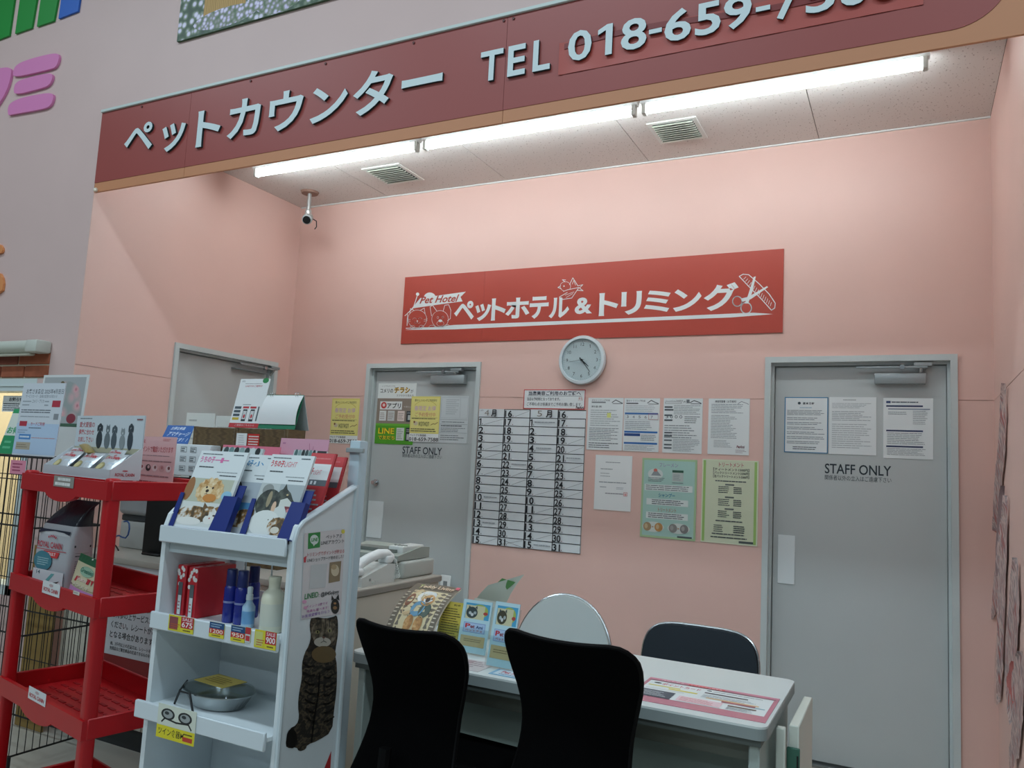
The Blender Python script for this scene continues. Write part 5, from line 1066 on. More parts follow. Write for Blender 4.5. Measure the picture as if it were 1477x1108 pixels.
mbag.build('bag', [M('#b9bec4', .4, bump=.1, bscale=20), M('#1c2433', .3, coat=.3, bump=.25, bscale=24)], bg)
p = PR(.21, .228); p.z = 0
p.rect(.0, .0, 1, 1, '#ccd2d8').poly([(0, 0), (1, 0), (1, .06), (.8, .03), (.5, .02), (.2, .04), (0, .08)], '#1c2a3c')
for i in range(5): p.ell(.38+.06*i, .12-.02*math.sin(i*.8), .022, .02, '#b5344a', 8)
p.text(.05, .20, .85, .30, 'ROYAL CANIN', '#b5243a', .02).rect(0, .325, 1, .335, '#c02c3c').poly([(.28, .35), (.8, .35), (.74, .45), (.24, .45)], '#d0383e').text(.36, .37, .68, .42, 'ADULT', '#f0dada', .03)
p.ell(.28, .52, .30, .16, '#3f7f8f').rows(.1, .46, .5, .60, 4, '#9fc4cc', .4).rect(0, .66, 1, .88, '#d5dade').text(.12, .68, .24, .74, '14', '#4a6a74', .02).poly([(.45, .82), (.62, .70), (.72, .70), (.55, .83)], '#6ab0b0').poly([(.7, .84), (.9, .80), (.74, .88)], '#4a4a46').rect(0, .9, 1, 1, '#2f4356')
p.mb.v = [(x-.105, -.0495-zz_*6-.0006+(.03*max(0, y-.2)/.03*.3 if y > .2 else 0), .002+y) for x, y, zz_ in p.mb.v]; p.mb.build('front_label', p.cols, bg)
p = PR(.08, .2); p.z = 0; p.rows(.1, .05, .9, .35, 5, '#5a626a', .4).rect(0, .12, 1, .16, '#2a3038').rows(.1, .4, .9, .95, 14, '#7a828a', .35)
p.mb.v = [(.1226+zz_*4, x*.8-.032, .005+y) for x, y, zz_ in p.mb.v]; p.mb.build('side_print', p.cols, bg)
def pouch(name, label, M4, w_, h_, d_, mat, draw, cat):
    t = bpy.data.objects.new(name, None); COL.objects.link(t); t.matrix_basis = M4; _MW[t.name] = M4.copy(); tag(t, label, cat)
    f = lambda sg: (lambda i, j: Vector(((i-.5)*w_, sg*(d_/2*(math.sin(math.pi*i)**.5)*((1-j)**.7))+sg*.0006, j*h_)))
    MB().grid(f(-1), 10, 8, 0, f(1)).build('pouch', mat, t)
    p = PR(w_, h_); p.z = 0; draw(p)
    p.mb.v = [(x-w_/2, -(d_/2*(max(0, math.sin(math.pi*min(1, max(0, x/w_))))**.5)*((1-min(1, y/h_))**.7))-.0022-zz_*3, y) for x, y, zz_ in p.mb.v]
    p.mb.build('label', p.cols, t); return t
def vstrips(p, x0, y0, x1, y1, col, n=8):
    for i in range(n): p.rect(x0+(x1-x0)*i/n, y0, x0+(x1-x0)*(i+1)/n, y1, col); p.z -= .00004
    p.z += .00004
def green_treat(p):
    vstrips(p, .02, .0, .98, .17, '#1f5a3a'); vstrips(p, .02, .17, .98, .68, '#c6bf9f'); vstrips(p, .02, .72, .98, 1, '#b983b5'); p.z += .0002
    p.ell(.5, .03, .03, .02, '#cfd6cf', 8).rect(.72, .04, .92, .11, '#3fa06a').ell(.5, .32, .24, .11, '#8fb29a').text(.28, .26, .72, .36, 'Greenies', '#2f6a58', .02).poly([(.22, .48), (.72, .44), (.70, .56), (.18, .60)], '#b5323a').text(.28, .48, .62, .55, 'SALMON', '#e8cfc8', .02).poly([(.74, .45), (.82, .44), (.78, .57)], '#b5323a').text(.2, .62, .75, .69, 'ADULT', '#d9d6c4', .01).ell(.36, .84, .14, .05, '#8a8a3a').ell(.30, .84, .05, .03, '#c9c070').rect(.72, .88, .86, .93, '#8a4a9a')
pouch('treat_pouch', 'small green beige and purple pet treat pouch beside the food bag', RM @ Matrix.Translation((.09, -.11, zf)) @ Matrix.Rotation(.10, 4, 'Z') @ Matrix.Rotation(-.12, 4, 'X') @ Matrix.Rotation(.12, 4, 'Y'), .19, .155, .05, M('#b9b394', .4), green_treat, 'treat pouch')
# ================================================================== white display rack
WX0, WX1, WY0, WY1 = 1.797, 2.345, -2.45, -2.165
wk = thing('white_rack', 'white display rack with a tabby cat on its side panel', 'rack', ((WX0+WX1)/2, -2.31, 0))
SPL = PL((WX1, 0, 0), (0, 1, 0))
cv = [SPL.px(u, v) for u, v in ((424, 779), (430, 760), (437, 751), (445, 745.5), (469, 730), (491, 715), (514, 700))]
side = [(WY0, 0), (WY1, 0), (WY1, cv[-1][1])]+cv[::-1]
side = [(min(max(a, WY0), WY1), b) for a, b in side]
for xa, nm in ((WX0, 'side_panel'), (WX1-.018, 'side_panel')): W(wk, nm, RACKW, MB().prism(side, lambda p_, q_, s: (s, p_, q_), xa, xa+.018))
rim_ = [(a, b) for a, b in [(WY0+.006, 0.01)]+cv if True]
W(wk, 'edge_trim', M('#c9d6dc', .35), MB().tube([(WX1+.001, min(max(a, WY0+.006), WY1-.006), b-.006) for a, b in rim_], .0075, 8))
W(wk, 'edge_trim', M('#c9d6dc', .35), MB().tube([(WX1+.001, WY1-.008, .01), (WX1+.001, WY1-.008, cv[-1][1])], .008, 8))
W(wk, 'back_post', M('#b9cdd6', .4), MB().rbox(WX1-.045, WX1-.002, WY1+.0005, WY1+.045, 0, 1.425, .005, 2)); W(wk, 'back_post', M('#b9cdd6', .4), MB().rbox(WX0+.002, WX0+.045, WY1+.0005, WY1+.045, 0, 1.10, .005, 2))
W(wk, 'clip', M('#9aa4a6', .4), MB().rbox(WX1-.05, WX1+.02, WY1-.012, WY1, 1.385, 1.40, .002, 1))
L1, L2, L3, L4 = 1.122, .852, .585, .30
for i, zl in enumerate((L1, L2, L3, L4)):
    ex_ = (.004, .008, .028, .03)[i]
    W(wk, 'shelf', RACKW, MB().rbox(WX0+.0185, WX1-.0185, WY0-ex_+.008, WY1-.001, zl-.030, zl-.016, .002, 1))
    W(wk, 'shelf_lip', M('#d3dee4', .35), MB().rbox(WX0-(.0 if i < 2 else .006), WX1-.016, WY0-ex_-.006, WY0-ex_+.007 if ex_ > .006 else WY0-.0005, zl-.052, zl, .003, 1))
W(wk, 'shelf_drop', M('#bac6cb', .3), MB().box(WX0+.02, WX1-.02, WY0+.02, WY0+.024, L1-.085, L1-.031))
W(wk, 'back_panel', RACKW, MB().box(WX0+.0185, WX1-.0185, WY1-.008, WY1, L3-.03, L2-.031)); W(wk, 'back_lip', RACKW, MB().box(WX0+.0185, WX1-.0185, WY1-.008, WY1, L2-.015, L2+.05)); W(wk, 'back_panel', RACKW, MB().box(WX0+.0185, WX1-.0185, WY1-.008, WY1, L4-.03, L3-.031))
W(wk, 'base', RACKW, MB().box(WX0+.02, WX1-.02, WY0+.02, WY1-.01, 0, .08))
for u in (357, 395):
    q = onY(u, 790, -2.33); W(wk, 'hanger_strip', M('#cdd6d9', .3), MB().rbox(q.x-.003, q.x+.003, -2.332, -2.329, L1-.17 if u < 380 else L1-.16, L1-.031, .0008, 1))
# printed side: account sheet and cat
def side_pr():
    p = PR(1, 1); p.w = .285; p.h = 1; p.z = .0006; return pxmap(p, SPL, 0, 0, (400, 750), 3.092)
def side_fin(p, parent, name):
    p.mb.v = [tuple(SPL.M() @ Vector(v)) for v in p.mb.v]; return p.mb.build(name, p.cols, parent, world=True)
TABBY = ramp_mat('tabby_fur', 'wave', 9, ((0, '#1b1814'), (.35, '#3a3227'), (.6, '#5a4e3c'), (1, '#2a251e')), .7, stretch=(1, 1.2, 2.6), distort=9, detail=5)
TAB2 = ramp_mat('tabby_face', 'noise', 70, ((.35, '#2e2a22'), (.5, '#645a49'), (.7, '#8a8070')), .7)
p = side_pr(); p.rect(75, 40, 305, 1090, '#c9d2d6') if False else None
body = [(146, 445), (160, 428), (185, 436), (215, 440), (250, 432), (264, 424), (270, 455), (270, 510), (262, 560), (256, 600), (266, 650), (264, 760), (252, 850), (243, 945), (180, 985), (132, 1003), (126, 1024), (96, 1034), (84, 1012), (40, 1020), (36, 985), (52, 932), (86, 914), (97, 880), (91, 830), (96, 770), (110, 700), (108, 645), (120, 595), (140, 560), (150, 520), (143, 480)]
p.mb = MB(); q_ = [SPL.px(400+x/3.092, 750+y/3.092) for x, y in smooth(body, 1)]
bm = bmesh.new(); bmv = [bm.verts.new((x, y, .0008)) for x, y in q_]; bm.faces.new(bmv); bmesh.ops.triangulate(bm, faces=bm.faces[:]); bmesh.ops.recalc_face_normals(bm, faces=bm.faces[:])
p.mb.bm(bm, p.mi(TABBY)); p.z = .0012
p.ell(208, 500, 58, 58, TAB2, 22).ell(200, 545, 38, 22, '#b9b5aa', 16).ell(206, 600, 55, 38, '#6d5a3c', 18).ell(178, 500, 9, 8, '#8f8a5a', 10).ell(232, 494, 9, 8, '#8f8a5a', 10).ell(178, 500, 4, 7, '#14120f', 8).ell(232, 494, 4, 7, '#14120f', 8).ell(205, 524, 7, 5, '#6a4a40', 8).line([(205, 529), (205, 540), (192, 548)], .006, '#3a3028').line([(205, 540), (218, 546)], .006, '#3a3028')
for x in (176, 192, 212, 230): p.line([(x, 440), (x+2, 478)], .012, '#1f1b16')
for k in range(7): p.line([(115+k*2, 640+k*40), (140+k, 655+k*40), (165, 650+k*42)], .016, '#14110e').line([(250, 650+k*38), (225, 668+k*38), (205, 660+k*40)], .016, '#14110e')
p.line([(186, 690), (180, 780), (160, 900), (150, 990)], .02, '#0f0d0b').ell(62, 975, 24, 44, '#120f0d', 14)
side_fin(p, wk, 'cat_print')
p = side_pr(); p.poly([(208, 1110), (240, 1030), (236, 1110)], '#b52a2e'); side_fin(p, wk, 'red_corner_print')
cvx = SPL.px(441, 767); cv2 = SPL.px(497, 888)
o = thing('account_sheet', 'pink edged chat account sheet stuck on the side of the white rack', 'notice', (WX1+.001, -2.3, cv2[1]))
p = side_pr(); p.z = .0016; p.poly([(118, 60), (300, 40), (282, 420), (104, 445)], '#d3d0d2'); p.z += .0003
p.poly([(136, 60), (190, 54), (188, 122), (134, 130)], '#2f8a44').ell(163, 88, 19, 22, '#d5dedc', 16).poly([(155, 104), (170, 104), (160, 118)], '#d5dedc')
ptext(p, SPL, 0, 0, (150, 80, 178, 96), (400, 750), 3.092, 'LINE', '#2f8a44', .04, 0)
ptext(p, SPL, 0, 0, (215, 62, 285, 86), (400, 750), 3.092, 'ペットアミ', '#2a3034', .008, .1); ptext(p, SPL, 0, 0, (193, 84, 295, 112), (400, 750), 3.092, 'LINEアカウント', '#2a3034', .008, .1)
ptext(p, SPL, 0, 0, (132, 130, 296, 164), (400, 750), 3.092, 'トリミングでポイントが貯まる', '#b5545a', .006, .1); ptext(p, SPL, 0, 0, (132, 155, 293, 188), (400, 750), 3.092, 'LINEショップカード始めました！', '#3a4044', .006, .1)
p.poly([(115, 168), (128, 160), (124, 190), (116, 190)], '#c0404a').ell(291, 52, 8, 9, '#d0c84a')
p.poly([(231, 190), (283, 183), (276, 272), (226, 282)], '#8a7a5f').ell(255, 225, 18, 26, '#c9bda2').ell(250, 210, 12, 12, '#b09a78').poly([(148, 202), (220, 195), (212, 300), (140, 308)], '#c3c7c9')
ptext(p, SPL, 0, 0, (120, 322, 180, 352), (400, 750), 3.092, 'LINEID', '#1f7a3c', .02, .1); ptext(p, SPL, 0, 0, (182, 312, 272, 345), (400, 750), 3.092, ': @845slpyy', '#1c2226', .015, .12)
ptext(p, SPL, 0, 0, (125, 368, 222, 390), (400, 750), 3.092, 'ポイント2倍です', '#b56aa8', .006, .1); ptext(p, SPL, 0, 0, (128, 388, 226, 410), (400, 750), 3.092, '特典も選べます！', '#b56aa8', .006, .1); ptext(p, SPL, 0, 0, (108, 406, 228, 432), (400, 750), 3.092, 'お友達登録を行なう', '#8a62b0', .006, .1)
p.ell(118, 365, 10, 8, '#d9a0c0').ell(122, 392, 8, 7, '#d9a0c0').ell(255, 385, 19, 34, '#14110f').poly([(238, 360), (240, 335), (250, 352)], '#14110f').poly([(258, 350), (270, 330), (274, 360)], '#14110f').ell(254, 372, 6, 5, '#a87a4a').ell(254, 392, 9, 8, '#8a6a44')
side_fin(p, o, 'print')
W(o, 'paper', PAPER, MB().add([SPL.M() @ Vector((*SPL.px(400+x/3.092, 750+y/3.092), .0012)) for x, y in ((104, 445), (282, 420), (300, 40), (118, 60))], [(0, 1, 2, 3)]))
# ---- brochures on the top shelf
NAVY = M('#1b2f7a', .35)
FURT = ramp_mat('tan_fur_print', 'noise', 60, ((.3, '#b98d55'), (.5, '#d9b885'), (.7, '#ead9b8')), .5)
CATP = ramp_mat('calico_print', 'noise', 38, ((.38, '#55452f'), (.46, '#a07a48'), (.54, '#d6d5ce'), (.7, '#e3e4e0')), .5)
def brochure(name, label, tilt, yb, bl, br, top, draw, holder=False, zb_=L1-.012, mat=None, th=.008, cat='brochure', yaw=0):
    pl = PL((0, yb, zb_), (math.cos(yaw), math.sin(yaw), 0), (0, math.sin(tilt), math.cos(tilt)))
    x0 = pl.px(*bl)[0]; x1 = pl.px(*br)[0]; y1 = pl.px(*top)[1]
    o, p = sheet(name, label, cat, pl, x0, 0.002, x1, y1, th, mat or M('#dfe6e8', .35, coat=.3)); draw(p); p.build(o)
    if holder:
        w_ = x1-x0; h2 = y1*.44
        hb = thing('brochure_holder', label.replace('brochure', 'holder')[:0]+holder, 'holder', pl.M(x0+w_/2, 0, 0).translation)
        Mi = pl.M(x0, 0, 0)
        def HB(nm, m): m.v = [tuple(Mi @ Vector(v)) for v in m.v]; W(hb, nm, NAVY, m)
        HB('back_plate', MB().box(-.012, w_+.03, -.001, y1*.6, -.006, -.003)); HB('bottom_plate', MB().box(-.012, w_+.03, -.001, .001, -.003, .03))
        HB('left_cheek', MB().prism([(-.012, .0015), (.012, .0015), (.004, h2), (-.012, h2)], lambda p_, q_, s: (p_, q_, s), th+.004, th+.007)); HB('right_cheek', MB().prism([(w_*.80, .0015), (w_+.03, .0015), (w_+.03, h2), (w_*.86, h2)], lambda p_, q_, s: (p_, q_, s), th+.004, th+.007))
        HB('left_side', MB().box(-.013, -.011, .0015, h2, -.003, th+.0035)); HB('right_side', MB().box(w_+.028, w_+.030, .0015, h2, -.003, th+.0035))
    return o
def head(p, c1, t1='うちの子', t2='ｾﾚｸﾄ', t2c=None):
    p.rows(.06, .03, .5, .055, 1, '#6a7276', .5, .1).text(.05, .075, .36, .155, t1, c1, .03); p.text(.37, .085, .66, .15, t2, t2c or c1, .005)
    p.rows(.08, .20, .40, .225, 1, '#4a5256', .6, .05).rows(.72, .03, .93, .055, 1, '#4a5a62', .5, .05).rows(.50, .26, .93, .28, 1, '#8a9296', .4, .05).rows(.58, .30, .93, .325, 1, '#4a5256', .5, .05)
def b1(p):
    head(p, '#d872a8', 'うちの子', '+'); p.rect(.0, .36, 1, .985, '#d3d8d4').rect(.0, .36, .93, .66, '#b9beac').ell(.06, .50, .09, .15, '#9a6a42')
    for k in range(14): a = k*.449; p.ell(.50+.22*math.cos(a), .51+.115*math.sin(a), .07, .05, FURT, 8, a)
    p.ell(.50, .51, .23, .125, FURT, 20).poly([(.33, .44), (.33, .37), (.44, .41)], '#b98a50').poly([(.58, .40), (.67, .37), (.66, .45)], '#b98a50').ell(.44, .53, .11, .075, '#e6d0a6', 16).ell(.42, .47, .02, .014, '#22180f', 10).ell(.55, .475, .02, .014, '#22180f', 10).ell(.455, .515, .035, .02, '#2c1e14', 10).line([(.455, .53), (.455, .55), (.42, .56)], .008, '#5a3a24').line([(.455, .55), (.50, .56)], .008, '#5a3a24').ell(.55, .60, .14, .05, '#c9853f', 14).ell(.88, .56, .10, .06, '#8fc0d8')
    p.rect(0, .66, .93, .985, '#d5dad6').ell(.34, .82, .34, .11, CATP, 22).ell(.66, .80, .20, .10, CATP, 18).poly([(.50, .75), (.50, .66), (.61, .72)], '#6d5233').poly([(.74, .72), (.85, .68), (.84, .78)], '#8d6a40').ell(.70, .86, .11, .06, '#e2e3de', 14).ell(.64, .81, .03, .01, '#3a2a1a', 8).ell(.78, .81, .03, .01, '#3a2a1a', 8).ell(.71, .845, .018, .01, '#b5726a', 8).ell(.30, .90, .26, .05, '#e2e3de', 16).rect(0, .955, 1, 1, '#dfe6e8')
def b2(p):
    head(p, '#3b8fc4', 'うちの子', ''[:0] or '小'); p.rect(0, .36, 1, .97, '#aab5be').ell(.15, .52, .14, .16, '#1f1f22').rect(0, .62, 1, .90, '#4f8ab8').ell(.55, .84, .30, .14, CATP).rect(0, .93, 1, 1, '#cfd6da').ell(.8, .965, .05, .02, '#8a92a0')
DKF = ramp_mat('dark_fur_print', 'noise', 55, ((.3, '#23282a'), (.5, '#3d443f'), (.7, '#5c6259')), .5)
def b3(p):
    head(p, '#cf4350', 'うちの子', 'LIGHT', '#d98a92'); p.rect(0, .36, 1, .985, '#bcc4c4').rect(.45, .36, 1, .56, '#aab4b8').ell(.20, .44, .13, .07, '#8d9290').ell(.12, .56, .08, .05, '#6fb0d4').ell(.30, .60, .28, .17, DKF, 22).ell(.30, .55, .05, .10, '#9a8f74', 12)
    p.poly([(.42, .52), (.48, .44), (.54, .42), (.58, .355), (.64, .42), (.74, .46), (.84, .54), (.90, .57), (.88, .60), (.76, .62), (.66, .66), (.52, .66), (.42, .60)], DKF).poly([(.56, .55), (.70, .52), (.80, .56), (.88, .59), (.84, .62), (.74, .63), (.66, .68), (.56, .66)], '#cfd3cd').poly([(.70, .62), (.86, .62), (.82, .68), (.76, .69)], '#7a3840').ell(.80, .665, .035, .022, '#c9848c', 10).ell(.885, .58, .028, .02, '#15171a', 10).ell(.69, .505, .016, .011, '#14110e', 8).ell(.68, .485, .025, .012, '#c7b489', 8).ell(.62, .72, .16, .10, '#d0d6d3', 16).ell(.46, .64, .05, .07, '#d9b79c', 10)
    p.line([(.03, .70), (.06, .80), (.03, .88)], .05, '#6a5540').ell(.36, .83, .34, .15, '#dde2df', 20).ell(.44, .79, .012, .008, '#4a4440', 8).ell(.70, .86, .24, .11, CATP, 18).poly([(.52, .82), (.54, .76), (.62, .79)], '#7d6544').ell(.60, .86, .025, .01, '#2a2018', 8).ell(.66, .90, .10, .04, '#d9d4c6', 12).rect(0, .96, 1, 1, '#dfe6e8')
def rb(p):
    p.rect(0, 0, 1, .13, '#cc4a4e').rows(.2, .05, .85, .08, 1, '#d97a7c', .5, .05).rect(0, .13, 1, .32, '#e2e6e6').text(.05, .18, .30, .26, 'の子', '#cf4350', .03).text(.32, .20, .62, .26, 'LIGHT', '#d98a92').rect(0, .32, 1, .39, '#5d666c').rect(.3, .335, .38, .375, '#d5dade').rect(.45, .335, .53, .375, '#d5dade').rows(.05, .42, .9, .9, 9, '#a4aaae', .35).rect(0, .92, 1, .98, '#3a4248').rect(.93, .0, 1, 1, '#b5343a')
brochure('pet_brochure', 'pet brochure with a fluffy tan puppy and calico cat, left in a blue holder', .36, -2.43, (252, 756), (320, 766), (312, 652), b1, 'blue holder for the puppy brochure on the white rack')
brochure('pet_brochure', 'pet brochure with a black and white dog, right in a blue holder', .36, -2.43, (355, 770), (418, 776), (414, 657.5), b3, 'blue holder for the black and white dog brochure')
brochure('pet_brochure', 'pet brochure with pale blue title, half hidden between the two holders', .30, -2.385, (318, 766), (372, 768), (352, 656), b2, False)
brochure('red_folder', 'red edged brochure behind the right holder, the nearer of two', .34, -2.35, (415, 770), (452, 772), (446, 654), rb, False, L1-.012, M('#c23a3e', .4), .006, 'folder')
brochure('red_folder', 'red edged brochure at the far right of the rack, the rear of two', .30, -2.275, (428, 762), (474, 766), (487, 660), rb, False, L1-.012, M('#b52f35', .4), .006, 'folder')
brochure('photo_brochure', 'brochure edge with dark animal photos peeking above the left brochure', .30, -2.345, (285, 765), (345, 770), (320, 646), lambda p: (p.rect(0, 0, 1, .2, '#b9c6c6'), [p.ell(.1+.13*i, .04, .06, .05, ('#3a4a4c', '#6a8a8a', '#22282a', '#8aa0a0', '#2c3436', '#c9d2d2', '#1c2224')[i]) for i in range(7)]), False)
brochure('photo_brochure', 'brochure edge with dark animal photos peeking above the right brochure', .30, -2.325, (392, 768), (440, 772), (422, 650), lambda p: (p.rect(0, 0, 1, .2, '#b9c6c6'), p.rect(.72, 0, 1, .2, '#1f2a2c'), [p.ell(.08+.11*i, .04, .05, .05, ('#4a6a6a', '#8aa0a0', '#22282a', '#3a4a4c', '#6a8a8a', '#2c3436')[i]) for i in range(6)]), False)
brochure('pink_card', 'pink card standing behind the left and middle brochures', .12, -2.245, (300, 765), (385, 768), (352, 643), lambda p: p.rows(.04, .03, .4, .06, 1, '#f0c4cc', .4), False, L1-.012, M('#e07a90', .5), .002, 'card')
brochure('pink_card', 'pale pink card standing behind the right brochures', .12, -2.215, (384, 765), (455, 768), (432, 633), lambda p: (p.rows(.05, .04, .12, .07, 1, '#b57a9a', .5), p.line([(.6, .22), (.63, .12), (.61, .05)], .008, '#b56a86'), p.line([(.68, .2), (.70, .08)], .008, '#b56a86'), p.ell(.55, .17, .04, .03, '#c9587a')), False, L1-.012, M('#d6a0b4', .5), .002, 'card')
# ---- goods on the second shelf
s2 = L2-.0155
def foot(u, v): return onZ(u, v, s2)
RBX = M('#c0202c', .4)
def red_carton(lab, u, v, dpt):
    q = foot(u, v); t = thing('red_carton', lab, 'carton', (q.x+.02, q.y+dpt/2, s2), group='red polka dot cartons'); h_ = .158; w_ = .040
    W(t, 'carton', RBX, MB().rbox(q.x, q.x+w_, q.y, q.y+dpt, s2, s2+h_, .0015, 1))
    p = PR(w_, h_); p.z = 0; rd = random.Random(int(u))
    for k in range(9): p.ell(rd.uniform(.12, .88), rd.uniform(.03, .42), .15, .045, '#e6e3e2', 9)
    p.rect(.30, .34, .75, .98, '#565c60').rect(.36, .60, .70, .98, '#d5d9da').rows(.4, .7, .66, .9, 3, '#b56a6e', .4)
    p.mb.v = [(q.x+x, q.y-.0004-zz_*3, s2+y) for x, y, zz_ in p.mb.v]; p.mb.build('front_print', p.cols, t, world=True)
    p = PR(dpt, .03); p.z = 0
    for k in range(7): p.ell(.06+.14*k, .4+.3*(k % 2), .05, .3, '#d9a0a4', 8)
    p.mb.v = [(q.x+.006+y, q.y+x, s2+h_+.0003+zz_) for x, y, zz_ in p.mb.v]; p.mb.build('top_print', p.cols, t, world=True)
red_carton('red carton with white dots, left one on the white rack', 250.5, 886, .16); red_carton('red carton with white dots, right one on the white rack', 266.5, 891, .16)
def bottle(name, label, u, v, prof, mats, n=20, parts=()):
    q = foot(u, v); t = thing(name, label, 'bottle', (q.x, q.y, s2))
    MB().lathe(prof, n=n).build('bottle', mats, t)
    for nm, pr_, m_ in parts: MB().lathe(pr_, n=n).build(nm, m_, t)
    return t
BLU = M('#1a2a8c', .25, coat=.3)
for u, v, lab in ((329.5, 897, 'tall dark blue spray bottle, left of three on the white rack'), (345.5, 900, 'tall dark blue spray bottle, middle of three on the white rack'), (362, 890, 'tall dark blue spray bottle, rear of three on the white rack')):
    bottle('blue_bottle', lab, u, v, [(.020, 0), (.0215, .004), (.021, .105), (.017, .112)], BLU, parts=(('cap', [(.0175, .1121), (.0165, .16), (.0145, .163)], M('#202c66', .3)), ('band', [(.0212, .058), (.0213, .066)], M('#8a93c4', .4))))
bottle('spray_bottle', 'small clear blue spray bottle before the dark blue bottles', 356.5, 905, [(.018, 0), (.0195, .004), (.0195, .062), (.010, .076), (.009, .082)], M('#9dbdd6', .15), parts=(('nozzle', [(.0105, .0825), (.0105, .098), (.008, .1), (.0085, .118), (.006, .122)], M('#c9d6dc', .3)), ('label', [(.0198, .012), (.0198, .05)], M('#6a9cc8', .4))))
bottle('white_bottle', 'creamy white bottle without cap at the right of the second shelf', 391, 911, [(.034, 0), (.0365, .006), (.0365, .095), (.033, .113), (.020, .124), (.0175, .128), (.0175, .146), (.019, .148), (.019, .160), (.017, .162)], M('#d6d6c2', .35), 26, parts=(('label', [(.0367, .02), (.0367, .085)], M('#cdd0c4', .5)),))
# ---- price tags on the lips
LP2 = PL((0, WY0-.008-.0065, 0)); LP3 = PL((0, WY0-.028-.0065, 0))
def ptag(pl, quad, label, draw, mat=None):
    x0, y0, x1, y1 = pl.box(*quad); o, p = sheet('price_tag', label, 'price tag', pl, x0, y0, x1, y1, .0012, mat or M('#d8cc2a', .45), lift=.0005); draw(p); p.build(o)
def sale(num, pic, off=.5):
    def d(p):
        p.rect(0, 0, off, 1, '#d2c832').rect(.04, .1, off-.12, .9, pic).rows(.1, .5, off-.04, .9, 3, '#b5562e', .4).rect(off, 0, 1, .72, '#b52a34').text(off+.05, .05, .95, .26, 'SALE', '#e0c2c8', .03).text(off+.04, .32, .96, .66, num, '#f0ecec', .015).rect(off, .72, 1, 1, '#d8ce38').rows(off+.1, .78, .9, .94, 1, '#6a5a1a', .5, .1)
    return d
def plain(num, x=.0):
    def d(p):
        p.rect(x, 0, 1, .42, '#1f4a7a').rows(x+.1, .06, .9, .36, 2, '#9ab4cc', .4).rect(x, .42, 1, .76, '#c0382e').text(x+.08, .46, .92, .72, num, '#f0e6d8', .012).rect(x, .76, 1, 1, '#d8ce38').rows(x+.2, .8, .8, .94, 1, '#6a5a1a', .5, .1)
    return d
ptag(LP2, (243.5, 889, 280, 912), 'sale price tag reading 675 under the red cartons', sale('675', '#8a4a4e'))
ptag(LP2, (302.5, 898, 324, 920), 'price tag reading 1200 under the blue bottles', plain('1200'))
ptag(LP2, (333.5, 903, 354, 926), 'price tag reading 950 under the small spray bottle', plain('950'))
ptag(LP2, (354.5, 905, 362, 927), 'narrow red and white price strip next to the 950 tag', lambda p: (p.rect(0, 0, 1, 1, '#c9ced2'), p.rect(0, 0, 1, .45, '#b5323a'), p.rect(.1, .55, .9, .9, '#c23a3e')))
ptag(LP2, (367.5, 910, 399, 936), 'sale price tag reading 900 under the white bottle', sale('900', '#c9cc7a'))
def twin(p):
    p.rect(0, 0, 1, .62, '#d5dccf')
    for x in (.27, .72): p.ell(x, .27, .18, .17, '#23282a', 18).ell(x, .27, .13, .12, '#9aa2a2', 16).ell(x-.03, .24, .06, .05, '#2f3638')
    p.line([(.12, .52), (.2, .40), (.5, .46), (.82, .42), (.9, .56)], .03, '#23282a').rect(0, .62, 1, 1, '#dcd02a').text(.05, .68, .72, .90, 'ツイン食器M', '#2a2608', .012).rect(.70, .80, .95, .93, '#c0402e').rows(.72, .68, .95, .76, 1, '#5a5210', .5, .1)
ptag(LP3, (227, 1020, 283, 1070), 'yellow and white tag for twin bowls on the third shelf', twin, M('#d5dccf', .45))
# ---- boxed steel dish on the third shelf
q0 = onZ(262, 1022, L3-.0155); q1 = onZ(330, 1022, L3-.0155); bc = (q0+q1)/2
dsh = thing('feeding_dish', 'oval stainless feeding dish with clear lid and yellow label', 'dish', (bc.x, bc.y+.05, L3-.0155), -.1)
MB().lathe([(.085, 0), (.10, .004), (.128, .042), (.135, .046), (.135, .049), (.127, .047), (.098, .010), (.01, .006)], n=36, sy=.68).build('bowl', M('#b9bfc0', .22, .9), dsh)
MB().lathe([(.133, .0495), (.130, .056), (.10, .066), (.02, .069)], n=36, sy=.68).build('lid', ACR, dsh)
MB().rbox(-.07, .07, -.045, .05, .0705, .073, .001, 1).build('label', M('#c9b25a', .5), dsh)
p = PR(.12, .08); p.rows(.1, .15, .9, .85, 4, '#8a7430', .4); p.mb.v = [(x-.06, y-.038, zz_+.0732) for x, y, zz_ in p.mb.v]; p.mb.build('label_print', p.cols, dsh)
MB().tube([(-.10, -.085, .002), (-.06, -.10, .05), (-.01, -.10, .052), (.02, -.105, .002)], .0035, 6).tube([(-.135, -.02, .053), (-.06, -.10, .052)], .003, 6).build('wire_stand', BLK, dsh)
# ================================================================== wire cage at the far left
CGX0, CGX1, CGY0, CGY1, CGZ = -.42, .60, -2.10, -1.775, 1.30
cg = thing('wire_cage', 'tall black wire pet cage behind the red rack', 'cage', ((CGX0+CGX1)/2, (CGY0+CGY1)/2, 0))
WB = M('#0b0d0e', .45)
vw = MB().cyl((0, 0, .06), (0, 0, CGZ), .0019, 5); vw_me = None
def wire(x, y):
    global vw_me
    if vw_me is None:
        o = vw.build('wire', WB, cg); vw_me = o.data
    else:
        o = bpy.data.objects.new('wire', vw_me); COL.objects.link(o); o.parent = cg
    o.location = Vector((x, y, 0))-_MW[cg.name].translation
nx = 26; ny = 10
for i in range(nx+1):
    for y in (CGY0, CGY1): wire(CGX0+(CGX1-CGX0)*i/nx, y)
for j in range(1, ny):
    for x in (CGX0, CGX1): wire(x, CGY0+(CGY1-CGY0)*j/ny)
